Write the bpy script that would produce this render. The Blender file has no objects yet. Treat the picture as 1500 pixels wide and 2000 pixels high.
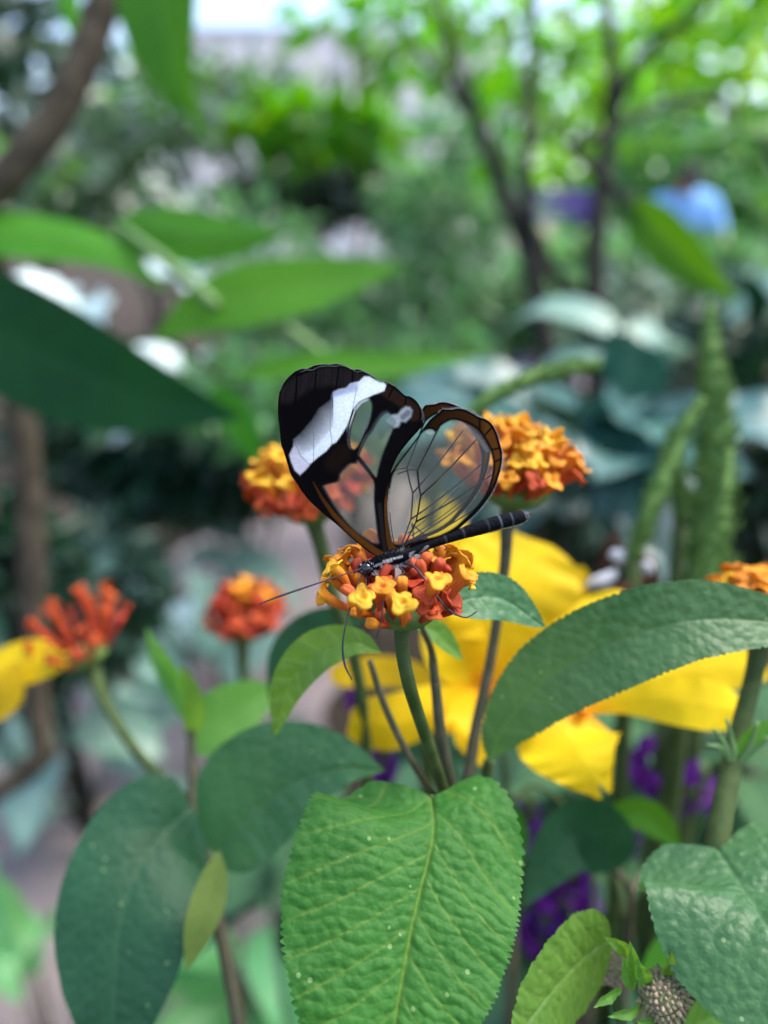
import bpy, math, random
import numpy as np
from math import radians, sin, cos, pi
from mathutils import Vector, Matrix

sc = bpy.context.scene
COL = sc.collection

# ------------------------------------------------------------------ camera
F = 1444.0                                   # focal length in photo pixels (1500 x 2000)
PITCH = radians(20)
CAM = Vector((0, 0, 0.95))
FWD = Vector((0, cos(PITCH), -sin(PITCH)))
RIGHT = Vector((1, 0, 0))
UP = Vector((0, sin(PITCH), cos(PITCH)))
cd = bpy.data.cameras.new('camera')
cam = bpy.data.objects.new('camera', cd)
COL.objects.link(cam)
cam.location = CAM
cam.rotation_euler = (pi / 2 - PITCH, 0, 0)
cd.sensor_fit = 'VERTICAL'
cd.sensor_height = 36
cd.lens = F / 2000 * 36
cd.clip_start = 0.004
cd.clip_end = 400
cd.dof.use_dof = True
cd.dof.focus_distance = 0.1095
cd.dof.aperture_fstop = 7.0
cd.dof.aperture_blades = 0
sc.camera = cam

# ------------------------------------------------------------------ sky, sun, exposure
SUN_EL, SUN_AZ = radians(60), radians(75)    # azimuth measured from +Y towards +X
world = bpy.data.worlds.new('World')
sc.world = world
world.use_nodes = True
wn = world.node_tree.nodes
wl = world.node_tree.links
sky = wn.new('ShaderNodeTexSky')
sky.sky_type = 'NISHITA'
sky.sun_disc = False
sky.sun_elevation = SUN_EL
sky.sun_rotation = SUN_AZ
sky.air_density = 1.0
sky.dust_density = 3.0
sky.ozone_density = 1.0
wl.new(sky.outputs[0], wn['Background'].inputs['Color'])
wn['Background'].inputs['Strength'].default_value = 0.15
sl = bpy.data.lights.new('sun', 'SUN')
sl.energy = 1.3
sl.angle = radians(35)
sl.color = (1.0, 0.95, 0.86)
so = bpy.data.objects.new('sun', sl)
COL.objects.link(so)
sd = Vector((sin(SUN_AZ) * cos(SUN_EL), cos(SUN_AZ) * cos(SUN_EL), sin(SUN_EL)))
so.rotation_euler = sd.to_track_quat('Z', 'Y').to_euler()
sc.view_settings.view_transform = 'Standard'
sc.view_settings.look = 'None'
sc.view_settings.gamma = 1
sc.view_settings.exposure = 1.7
sc.view_settings.use_curve_mapping = False
sc.render.engine = 'CYCLES'
sc.cycles.use_denoising = True
sc.cycles.max_bounces = 8
sc.cycles.transparent_max_bounces = 24
sc.cycles.caustics_reflective = False
sc.cycles.caustics_refractive = False

RNG = np.random.default_rng(11)
random.seed(5)


def DM(d):
    """spread the depths of the middle distance (first estimates lay too close together)"""
    if d <= .115: return d
    if d <= .3: return .115 + 1.6 * (d - .115)
    if d < .8: return .411 + .778 * (d - .3)
    return d


def P(px, py, d):
    """a point of the place: the direction seen at photo pixel (px, py), d metres deep"""
    d = DM(d)
    return CAM + FWD * d + RIGHT * ((px - 750) / F * d) + UP * ((1000 - py) / F * d)


# ------------------------------------------------------------------ object helpers
def tag(o, label=None, cat=None, group=None, kind=None):
    if label: o['label'] = label
    if cat: o['category'] = cat
    if group: o['group'] = group
    if kind: o['kind'] = kind
    return o


def empty(name, loc, label, cat, group=None):
    o = bpy.data.objects.new(name, None)
    o.empty_display_size = 0.01
    o.location = loc
    COL.objects.link(o)
    return tag(o, label, cat, group)


def mesh_data(name, verts, faces, mat=None, smooth=True, attrs=None, colors=None):
    me = bpy.data.meshes.new(name)
    me.from_pydata([tuple(v) for v in verts], [], [tuple(f) for f in faces])
    if attrs:
        for k, a in attrs.items():
            at = me.attributes.new(k, 'FLOAT', 'POINT')
            at.data.foreach_set('value', np.asarray(a, np.float32))
    if colors:
        for k, a in colors.items():
            at = me.attributes.new(k, 'FLOAT_COLOR', 'POINT')
            a = np.asarray(a, np.float32)
            if a.shape[1] == 3:
                a = np.hstack([a, np.ones((len(a), 1), np.float32)])
            at.data.foreach_set('color', a.ravel())
    if smooth:
        me.polygons.foreach_set('use_smooth', [True] * len(me.polygons))
    if mat is not None:
        me.materials.append(mat)
    me.update()
    return me


def link(name, me, parent=None, matrix=None):
    o = bpy.data.objects.new(name, me)
    COL.objects.link(o)
    if parent is not None:
        o.parent = parent
    if matrix is not None:
        o.matrix_basis = matrix
    return o


def world_inv(parent):
    m = Matrix.Identity(4)
    p = parent
    while p is not None:
        m = p.matrix_basis @ m
        p = p.parent
    return m.inverted()


def part(name, verts, faces, mat, parent=None, smooth=True, attrs=None, colors=None):
    """verts are world points; they are stored relative to the parent"""
    if parent is not None:
        mi = world_inv(parent)
        a = np.asarray([tuple(v) for v in verts], float)
        R = np.array(mi.to_3x3()); t = np.array(mi.translation)
        verts = a @ R.T + t
    return link(name, mesh_data(name, verts, faces, mat, smooth, attrs, colors), parent)


def spline(pts, n):
    """Catmull-Rom through pts (any dimension), n samples evenly in parameter"""
    p = np.asarray([tuple(q) for q in pts], float)
    if len(p) == 2:
        t = np.linspace(0, 1, n)[:, None]
        return p[0] * (1 - t) + p[1] * t
    p = np.vstack([2 * p[0] - p[1], p, 2 * p[-1] - p[-2]])
    m = len(p) - 3
    u = np.linspace(0, m, n)
    i = np.minimum(u.astype(int), m - 1)
    t = (u - i)[:, None]
    a, b, c, d = p[i], p[i + 1], p[i + 2], p[i + 3]
    return 0.5 * (2 * b + (c - a) * t + (2 * a - 5 * b + 4 * c - d) * t ** 2 + (3 * b - a - 3 * c + d) * t ** 3)


def nrm(v):
    v = np.asarray(v, float)
    return v / np.maximum(np.linalg.norm(v, axis=-1, keepdims=True), 1e-12)


def tube(pts, radii, n=10, seg=24, v0=0, cap=True):
    """tapered tube along a smooth line; radii is interpolated along it"""
    c = spline(pts, seg)
    r = np.interp(np.linspace(0, 1, seg), np.linspace(0, 1, len(radii)), radii)
    t = nrm(np.gradient(c, axis=0))
    ref = np.array([0.31, 0.17, 0.93])
    x = nrm(np.cross(t, ref)); y = np.cross(t, x)
    a = np.linspace(0, 2 * pi, n, endpoint=False)
    ring = c[:, None] + r[:, None, None] * (np.cos(a)[None, :, None] * x[:, None] + np.sin(a)[None, :, None] * y[:, None])
    V = ring.reshape(-1, 3)
    Fc = []
    for i in range(seg - 1):
        for j in range(n):
            k = (j + 1) % n
            Fc.append((v0 + i * n + j, v0 + i * n + k, v0 + (i + 1) * n + k, v0 + (i + 1) * n + j))
    if cap:
        Fc.append(tuple(v0 + j for j in range(n))[::-1])
        Fc.append(tuple(v0 + (seg - 1) * n + j for j in range(n)))
    return V, Fc


def tubes(specs, n=8, seg=16):
    V, Fc = [], []
    k = 0
    for pts, radii in specs:
        v, f = tube(pts, radii, n, seg, k)
        V.append(v); Fc += f; k += len(v)
    return np.vstack(V), Fc


def px_line(pts):
    return [P(*p) for p in pts]


# ------------------------------------------------------------------ materials
def new_mat(name):
    m = bpy.data.materials.new(name)
    m.use_nodes = True
    nt = m.node_tree
    nt.nodes.clear()
    out = nt.nodes.new('ShaderNodeOutputMaterial')
    return m, nt, nt.nodes, nt.links, out


def noise_col(nt, c1, c2, scale, detail=4, vec=None, lo=0.35, hi=0.65):
    n, l = nt.nodes, nt.links
    tc = n.new('ShaderNodeTexCoord')
    nz = n.new('ShaderNodeTexNoise')
    nz.inputs['Scale'].default_value = scale
    nz.inputs['Detail'].default_value = detail
    l.new(vec if vec is not None else tc.outputs['Object'], nz.inputs['Vector'])
    r = n.new('ShaderNodeValToRGB')
    r.color_ramp.elements[0].position = lo
    r.color_ramp.elements[1].position = hi
    r.color_ramp.elements[0].color = (*c1, 1)
    r.color_ramp.elements[1].color = (*c2, 1)
    l.new(nz.outputs['Fac'], r.inputs['Fac'])
    return r.outputs['Color'], nz


def mix_col(nt, fac, a, b, blend='MIX'):
    m = nt.nodes.new('ShaderNodeMix')
    m.data_type = 'RGBA'
    m.blend_type = blend
    for s, v in ((m.inputs[0], fac), (m.inputs[6], a), (m.inputs[7], b)):
        if isinstance(v, bpy.types.NodeSocket):
            nt.links.new(v, s)
        elif isinstance(v, (int, float)):
            s.default_value = v
        else:
            s.default_value = (*v, 1)
    return m.outputs[2]


def leaf_mat(name, c1, c2, vein=(0.2, 0.3, 0.1), trans=0.35, rough=0.45, scale=60, spec=0.4, tcol=None, bump=0.0, speck=0.0,
             veinfac=0.6, var=0.25):
    m, nt, n, l, out = new_mat(name)
    col, nz = noise_col(nt, c1, c2, scale)
    if var:
        oi = n.new('ShaderNodeObjectInfo')
        at2 = n.new('ShaderNodeAttribute'); at2.attribute_name = 'var'
        ad = n.new('ShaderNodeMath'); ad.operation = 'ADD'
        l.new(oi.outputs['Random'], ad.inputs[0]); l.new(at2.outputs['Fac'], ad.inputs[1])
        fr = n.new('ShaderNodeMath'); fr.operation = 'FRACT'
        l.new(ad.outputs[0], fr.inputs[0])
        hs = n.new('ShaderNodeHueSaturation')
        mr = n.new('ShaderNodeMapRange'); mr.inputs[3].default_value = 1 - var; mr.inputs[4].default_value = 1 + var
        l.new(fr.outputs[0], mr.inputs[0]); l.new(mr.outputs[0], hs.inputs['Value'])
        mh = n.new('ShaderNodeMapRange'); mh.inputs[3].default_value = 0.485; mh.inputs[4].default_value = 0.515
        l.new(fr.outputs[0], mh.inputs[0]); l.new(mh.outputs[0], hs.inputs['Hue'])
        l.new(col, hs.inputs['Color']); col = hs.outputs[0]
    at = n.new('ShaderNodeAttribute'); at.attribute_name = 'vein'
    vm = n.new('ShaderNodeMath'); vm.operation = 'MULTIPLY'; vm.inputs[1].default_value = veinfac
    l.new(at.outputs['Fac'], vm.inputs[0])
    col = mix_col(nt, vm.outputs[0], col, vein)
    if speck:
        vo = n.new('ShaderNodeTexVoronoi'); vo.inputs['Scale'].default_value = 620
        tc = n.new('ShaderNodeTexCoord'); l.new(tc.outputs['Object'], vo.inputs['Vector'])
        lt = n.new('ShaderNodeMath'); lt.operation = 'LESS_THAN'; lt.inputs[1].default_value = 0.22
        l.new(vo.outputs['Distance'], lt.inputs[0])
        sepc = n.new('ShaderNodeSeparateColor'); l.new(vo.outputs['Color'], sepc.inputs[0])
        gt = n.new('ShaderNodeMath'); gt.operation = 'GREATER_THAN'; gt.inputs[1].default_value = 1 - speck
        l.new(sepc.outputs[0], gt.inputs[0])
        mu = n.new('ShaderNodeMath'); mu.operation = 'MULTIPLY'
        l.new(lt.outputs[0], mu.inputs[0]); l.new(gt.outputs[0], mu.inputs[1])
        mu2 = n.new('ShaderNodeMath'); mu2.operation = 'MULTIPLY'; mu2.inputs[1].default_value = 0.4
        l.new(mu.outputs[0], mu2.inputs[0])
        col = mix_col(nt, mu2.outputs[0], col, (0.33, 0.46, 0.2))
    b = n.new('ShaderNodeBsdfPrincipled')
    b.inputs['Roughness'].default_value = rough
    b.inputs['Specular IOR Level'].default_value = spec
    l.new(col, b.inputs['Base Color'])
    if bump:
        bz = n.new('ShaderNodeTexNoise'); bz.inputs['Scale'].default_value = 900; bz.inputs['Detail'].default_value = 2
        tc = n.new('ShaderNodeTexCoord'); l.new(tc.outputs['Object'], bz.inputs['Vector'])
        vb = n.new('ShaderNodeTexVoronoi'); vb.feature = 'SMOOTH_F1'; vb.inputs['Scale'].default_value = 560; vb.inputs['Smoothness'].default_value = 0.4
        l.new(tc.outputs['Object'], vb.inputs['Vector'])
        sb = n.new('ShaderNodeMath'); sb.operation = 'MULTIPLY_ADD'; sb.inputs[1].default_value = -1.6
        l.new(vb.outputs['Distance'], sb.inputs[0]); l.new(bz.outputs['Fac'], sb.inputs[2])
        bp = n.new('ShaderNodeBump'); bp.inputs['Strength'].default_value = bump; bp.inputs['Distance'].default_value = 0.0004
        l.new(sb.outputs[0], bp.inputs['Height']); l.new(bp.outputs[0], b.inputs['Normal'])
    t = n.new('ShaderNodeBsdfTranslucent')
    hs2 = n.new('ShaderNodeHueSaturation')
    hs2.inputs['Saturation'].default_value = 1.15; hs2.inputs['Value'].default_value = 1.9; hs2.inputs['Hue'].default_value = 0.475
    l.new(col, hs2.inputs['Color'])
    l.new(hs2.outputs[0], t.inputs['Color'])
    if tcol:
        t.inputs['Color'].default_value = (*tcol, 1)
        nt.links.remove(t.inputs['Color'].links[0])
    mx = n.new('ShaderNodeMixShader'); mx.inputs[0].default_value = trans
    l.new(b.outputs[0], mx.inputs[1]); l.new(t.outputs[0], mx.inputs[2])
    l.new(mx.outputs[0], out.inputs[0])
    return m


def plain_mat(name, c1, c2, scale=40, rough=0.7, spec=0.3, bump=0.0, bdist=0.002, trans=0.0, metallic=0):
    m, nt, n, l, out = new_mat(name)
    col, nz = noise_col(nt, c1, c2, scale)
    b = n.new('ShaderNodeBsdfPrincipled')
    b.inputs['Roughness'].default_value = rough
    b.inputs['Specular IOR Level'].default_value = spec
    b.inputs['Metallic'].default_value = metallic
    l.new(col, b.inputs['Base Color'])
    if bump:
        bp = n.new('ShaderNodeBump'); bp.inputs['Strength'].default_value = bump; bp.inputs['Distance'].default_value = bdist
        l.new(nz.outputs['Fac'], bp.inputs['Height']); l.new(bp.outputs[0], b.inputs['Normal'])
    if trans:
        t = n.new('ShaderNodeBsdfTranslucent'); l.new(col, t.inputs['Color'])
        mx = n.new('ShaderNodeMixShader'); mx.inputs[0].default_value = trans
        l.new(b.outputs[0], mx.inputs[1]); l.new(t.outputs[0], mx.inputs[2]); l.new(mx.outputs[0], out.inputs[0])
    else:
        l.new(b.outputs[0], out.inputs[0])
    return m


def attr_mat(name, rough=0.5, spec=0.3, trans=0.25, scale=500, bump=0.2, sss=0.0):
    """colour read from the piece's own pigment attribute 'col'"""
    m, nt, n, l, out = new_mat(name)
    at = n.new('ShaderNodeAttribute'); at.attribute_name = 'col'
    mot, nz = noise_col(nt, (0.8, 0.8, 0.8), (1.12, 1.12, 1.12), scale)
    col = mix_col(nt, 1.0, at.outputs['Color'], mot, 'MULTIPLY')
    oi = n.new('ShaderNodeObjectInfo')
    mr = n.new('ShaderNodeMapRange'); mr.inputs[3].default_value = 0.82; mr.inputs[4].default_value = 1.12
    l.new(oi.outputs['Random'], mr.inputs[0])
    hs = n.new('ShaderNodeHueSaturation'); l.new(mr.outputs[0], hs.inputs['Value'])
    mh = n.new('ShaderNodeMapRange'); mh.inputs[3].default_value = 0.492; mh.inputs[4].default_value = 0.508
    l.new(oi.outputs['Random'], mh.inputs[0]); l.new(mh.outputs[0], hs.inputs['Hue'])
    l.new(col, hs.inputs['Color']); col = hs.outputs[0]
    b = n.new('ShaderNodeBsdfPrincipled')
    b.inputs['Roughness'].default_value = rough
    b.inputs['Specular IOR Level'].default_value = spec
    l.new(col, b.inputs['Base Color'])
    if bump:
        bp = n.new('ShaderNodeBump'); bp.inputs['Strength'].default_value = bump; bp.inputs['Distance'].default_value = 0.0003
        l.new(nz.outputs['Fac'], bp.inputs['Height']); l.new(bp.outputs[0], b.inputs['Normal'])
    t = n.new('ShaderNodeBsdfTranslucent'); l.new(col, t.inputs['Color'])
    mx = n.new('ShaderNodeMixShader'); mx.inputs[0].default_value = trans
    l.new(b.outputs[0], mx.inputs[1]); l.new(t.outputs[0], mx.inputs[2]); l.new(mx.outputs[0], out.inputs[0])
    return m


def wing_mat(name):
    m, nt, n, l, out = new_mat(name)
    at = n.new('ShaderNodeAttribute'); at.attribute_name = 'col'
    op = n.new('ShaderNodeAttribute'); op.attribute_name = 'opacity'
    mot, nz = noise_col(nt, (0.9, 0.9, 0.9), (1.06, 1.06, 1.06), 2600, 3)
    col = mix_col(nt, 1.0, at.outputs['Color'], mot, 'MULTIPLY')
    d = n.new('ShaderNodeBsdfPrincipled'); d.inputs['Roughness'].default_value = 0.7
    d.inputs['Specular IOR Level'].default_value = 0.04
    l.new(col, d.inputs['Base Color'])
    t = n.new('ShaderNodeBsdfTranslucent'); l.new(col, t.inputs['Color'])
    sc_ = n.new('ShaderNodeMixShader'); sc_.inputs[0].default_value = 0.4
    l.new(d.outputs[0], sc_.inputs[1]); l.new(t.outputs[0], sc_.inputs[2])
    tr = n.new('ShaderNodeBsdfTransparent'); tr.inputs[0].default_value = (0.86, 0.87, 0.81, 1)
    hz = n.new('ShaderNodeBsdfDiffuse'); hz.inputs[0].default_value = (0.15, 0.15, 0.125, 1)
    ht = n.new('ShaderNodeBsdfTranslucent'); ht.inputs[0].default_value = (0.16, 0.17, 0.13, 1)
    hm = n.new('ShaderNodeMixShader'); hm.inputs[0].default_value = 0.4
    l.new(hz.outputs[0], hm.inputs[1]); l.new(ht.outputs[0], hm.inputs[2])
    mb = n.new('ShaderNodeMixShader')
    hn = n.new('ShaderNodeTexNoise'); hn.inputs['Scale'].default_value = 260; hn.inputs['Detail'].default_value = 3
    tc = n.new('ShaderNodeTexCoord'); l.new(tc.outputs['Object'], hn.inputs['Vector'])
    hr = n.new('ShaderNodeMapRange'); hr.inputs[1].default_value = 0.3; hr.inputs[2].default_value = 0.75
    hr.inputs[3].default_value = 0.07; hr.inputs[4].default_value = 0.15
    l.new(hn.outputs['Fac'], hr.inputs[0]); l.new(hr.outputs[0], mb.inputs[0])
    l.new(tr.outputs[0], mb.inputs[1]); l.new(hm.outputs[0], mb.inputs[2])
    gl = n.new('ShaderNodeBsdfGlossy'); gl.inputs['Roughness'].default_value = 0.3
    mg = n.new('ShaderNodeMixShader'); mg.inputs[0].default_value = 0.03
    l.new(mb.outputs[0], mg.inputs[1]); l.new(gl.outputs[0], mg.inputs[2])
    mx = n.new('ShaderNodeMixShader')
    l.new(op.outputs['Fac'], mx.inputs[0]); l.new(mg.outputs[0], mx.inputs[1]); l.new(sc_.outputs[0], mx.inputs[2])
    l.new(mx.outputs[0], out.inputs[0])
    return m


M = {}
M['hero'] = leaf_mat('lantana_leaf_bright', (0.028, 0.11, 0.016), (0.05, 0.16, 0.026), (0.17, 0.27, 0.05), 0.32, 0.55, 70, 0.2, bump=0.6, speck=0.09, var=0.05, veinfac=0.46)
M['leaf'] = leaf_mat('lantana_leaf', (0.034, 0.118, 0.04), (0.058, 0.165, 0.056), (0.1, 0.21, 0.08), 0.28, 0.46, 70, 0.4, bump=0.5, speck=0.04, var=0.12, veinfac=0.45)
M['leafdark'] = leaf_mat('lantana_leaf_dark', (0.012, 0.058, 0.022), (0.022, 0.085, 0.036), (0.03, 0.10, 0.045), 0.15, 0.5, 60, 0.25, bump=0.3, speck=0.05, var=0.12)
M['leafyoung'] = leaf_mat('lantana_leaf_young', (0.075, 0.21, 0.03), (0.12, 0.28, 0.05), (0.19, 0.33, 0.09), 0.4, 0.45, 80, 0.35, bump=0.3, var=0.1)
M['leafolive'] = leaf_mat('leaf_underside', (0.13, 0.2, 0.04), (0.16, 0.24, 0.06), (0.2, 0.28, 0.1), 0.4, 0.6, 60, 0.2, var=0.05)
M['leaftreel'] = leaf_mat('shrub_leaf_bright', (0.05, 0.2, 0.012), (0.075, 0.26, 0.02), (0.1, 0.26, 0.04), 0.42, 0.5, 12, 0.25, var=0.15)
M['leaftreed'] = leaf_mat('shrub_leaf_dark', (0.004, 0.042, 0.01), (0.008, 0.06, 0.012), (0.012, 0.07, 0.02), 0.12, 0.6, 12, 0.18, var=0.1)
M['leafmid'] = leaf_mat('shrub_leaf_mid', (0.03, 0.13, 0.012), (0.05, 0.18, 0.018), (0.07, 0.2, 0.04), 0.4, 0.6, 12, 0.12, var=0.2)
M['teal'] = leaf_mat('broad_teal_leaf', (0.014, 0.07, 0.058), (0.045, 0.13, 0.115), (0.08, 0.17, 0.14), 0.1, 0.3, 9, 0.6, var=0.35)
M['pale'] = leaf_mat('pale_leaf', (0.13, 0.27, 0.2), (0.24, 0.38, 0.31), (0.4, 0.5, 0.42), 0.2, 0.4, 12, 0.4, var=0.2)
M['palegreen'] = leaf_mat('pale_green_leaf', (0.09, 0.32, 0.1), (0.17, 0.42, 0.16), (0.3, 0.55, 0.3), 0.35, 0.4, 14, 0.4, var=0.2)
M['white'] = leaf_mat('variegated_or_glint_leaf', (0.5, 0.66, 0.66), (0.66, 0.78, 0.78), (0.7, 0.8, 0.75), 0.25, 0.3, 12, 0.5, var=0.12)  # near-white colour, partly standing in for sky reflected off leaves
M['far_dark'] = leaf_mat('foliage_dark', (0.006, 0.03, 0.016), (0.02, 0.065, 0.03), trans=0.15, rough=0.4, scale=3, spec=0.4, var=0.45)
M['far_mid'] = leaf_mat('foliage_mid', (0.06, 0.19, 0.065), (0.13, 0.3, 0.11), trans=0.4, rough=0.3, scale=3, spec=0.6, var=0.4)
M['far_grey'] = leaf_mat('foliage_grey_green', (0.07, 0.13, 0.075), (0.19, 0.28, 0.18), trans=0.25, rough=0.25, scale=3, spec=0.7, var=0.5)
M['far_green'] = leaf_mat('foliage_green', (0.045, 0.2, 0.012), (0.09, 0.3, 0.022), trans=0.5, rough=0.42, scale=3, spec=0.35, var=0.4)
M['far_yellow'] = leaf_mat('foliage_sunlit_yellow_green', (0.22, 0.5, 0.05), (0.4, 0.62, 0.1), trans=0.55, rough=0.45, scale=3, spec=0.4, var=0.3)  # lightened leaf colour carries the sunlight on the far trees
M['stem'] = plain_mat('green_stem', (0.034, 0.062, 0.014), (0.06, 0.088, 0.026), 300, 0.65, 0.2, 0.6, 0.0003)
M['stembrown'] = plain_mat('green_brown_stem', (0.045, 0.05, 0.025), (0.085, 0.075, 0.045), 300, 0.65, 0.25, 0.4, 0.0002)
M['stemlight'] = plain_mat('light_green_stem', (0.12, 0.22, 0.07), (0.17, 0.28, 0.1), 200, 0.5, 0.3)
M['bark'] = plain_mat('grey_brown_bark', (0.038, 0.031, 0.021), (0.08, 0.066, 0.045), 60, 0.85, 0.15, 0.7, 0.002)
M['barkdark'] = plain_mat('dark_bark', (0.012, 0.012, 0.01), (0.03, 0.028, 0.022), 30, 0.85, 0.2, 0.6, 0.004)
M['spike'] = plain_mat('green_spike', (0.08, 0.17, 0.035), (0.13, 0.24, 0.06), 400, 0.65, 0.2, trans=0.2)
M['receptacle'] = plain_mat('green_receptacle', (0.06, 0.12, 0.02), (0.1, 0.17, 0.035), 300, 0.6, 0.3)
M['floret'] = attr_mat('lantana_floret', 0.5, 0.3, 0.28, 900, 0.25)
M['petal'] = attr_mat('yellow_petal', 0.55, 0.2, 0.35, 60, 0.0)
M['purple'] = plain_mat('purple_petal', (0.075, 0.008, 0.16), (0.15, 0.022, 0.27), 200, 0.5, 0.3, trans=0.3)
M['budhead'] = plain_mat('bud_brown', (0.2, 0.22, 0.09), (0.36, 0.25, 0.18), 700, 0.7, 0.2)
M['wing'] = wing_mat('glass_wing')
M['vein'] = plain_mat('wing_vein', (0.004, 0.003, 0.003), (0.012, 0.007, 0.005), 900, 0.6, 0.2)
M['body'] = attr_mat('butterfly_body', 0.7, 0.07, 0.0, 2500, 0.6)
M['eye'] = plain_mat('butterfly_eye', (0.005, 0.005, 0.008), (0.01, 0.01, 0.015), 900, 0.12, 0.7)
M['limb'] = plain_mat('butterfly_limb', (0.012, 0.012, 0.02), (0.03, 0.027, 0.035), 1500, 0.5, 0.3)
M['fringe'] = plain_mat('wing_fringe', (0.3, 0.3, 0.3), (0.5, 0.5, 0.48), 900, 0.7, 0.2, trans=0.4)
M['soil'] = plain_mat('soil', (0.028, 0.022, 0.017), (0.07, 0.055, 0.042), 7, 0.95, 0.1, 0.8, 0.02)
M['path'] = plain_mat('path_gravel', (0.2, 0.165, 0.165), (0.3, 0.25, 0.25), 5, 0.95, 0.1, 0.5, 0.006)
M['frame'] = plain_mat('white_frame', (0.7, 0.7, 0.7), (0.78, 0.78, 0.77), 4, 0.5, 0.4)
M['panel'] = plain_mat('pink_white_panel', (0.84, 0.74, 0.74), (0.9, 0.84, 0.86), 0.8, 0.6, 0.3, trans=0.5)
M['blue'] = plain_mat('blue_cloth', (0.22, 0.46, 0.82), (0.27, 0.52, 0.87), 9, 0.85, 0.1)
M['skin'] = plain_mat('skin', (0.35, 0.2, 0.14), (0.42, 0.25, 0.18), 9, 0.6, 0.3)
M['hair'] = plain_mat('dark_hair', (0.012, 0.01, 0.009), (0.025, 0.02, 0.018), 60, 0.5, 0.3)
M['trouser'] = plain_mat('dark_trousers', (0.02, 0.025, 0.04), (0.03, 0.035, 0.05), 9, 0.9, 0.1)
M['purplebench'] = plain_mat('purple_paint', (0.1, 0.055, 0.24), (0.15, 0.085, 0.32), 9, 0.5, 0.3)
M['mothbrown'] = plain_mat('brown_wing', (0.03, 0.016, 0.01), (0.07, 0.03, 0.015), 300, 0.7, 0.2, trans=0.2)
M['mothwhite'] = plain_mat('white_wing_patch', (0.55, 0.58, 0.62), (0.7, 0.72, 0.75), 300, 0.7, 0.2, trans=0.2)

# ------------------------------------------------------------------ leaves and petals
OVATE = [(0, 0), (.03, .34), (.08, .62), (.16, .86), (.28, .99), (.4, 1), (.55, .9), (.7, .68), (.84, .38), (.94, .14), (1, 0)]
CORDATE = [(0, .02), (.015, .36), (.04, .58), (.09, .8), (.15, .92), (.22, .99), (.32, 1), (.5, .94), (.66, .76), (.82, .45), (.93, .18), (1, 0)]
LANCE = [(0, 0), (.06, .28), (.18, .68), (.35, .97), (.5, 1), (.68, .82), (.84, .48), (.94, .2), (1, 0)]
PETAL = [(0, .14), (.1, .3), (.25, .58), (.45, .88), (.65, 1), (.8, .98), (.9, .85), (.97, .6), (1, .42)]


def prof(table, t):
    a = np.array(table)
    # smooth monotone-ish interpolation
    x, y = a[:, 0], a[:, 1]
    tt = np.clip(t, 0, 1)
    i = np.clip(np.searchsorted(x, tt, 'right') - 1, 0, len(x) - 2)
    h = x[i + 1] - x[i]
    u = (tt - x[i]) / h
    s = np.gradient(y, x)
    h00 = 2 * u ** 3 - 3 * u ** 2 + 1; h10 = u ** 3 - 2 * u ** 2 + u
    h01 = -2 * u ** 3 + 3 * u ** 2; h11 = u ** 3 - u ** 2
    return np.maximum(h00 * y[i] + h10 * h * s[i] + h01 * y[i + 1] + h11 * h * s[i + 1], 0)


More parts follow.
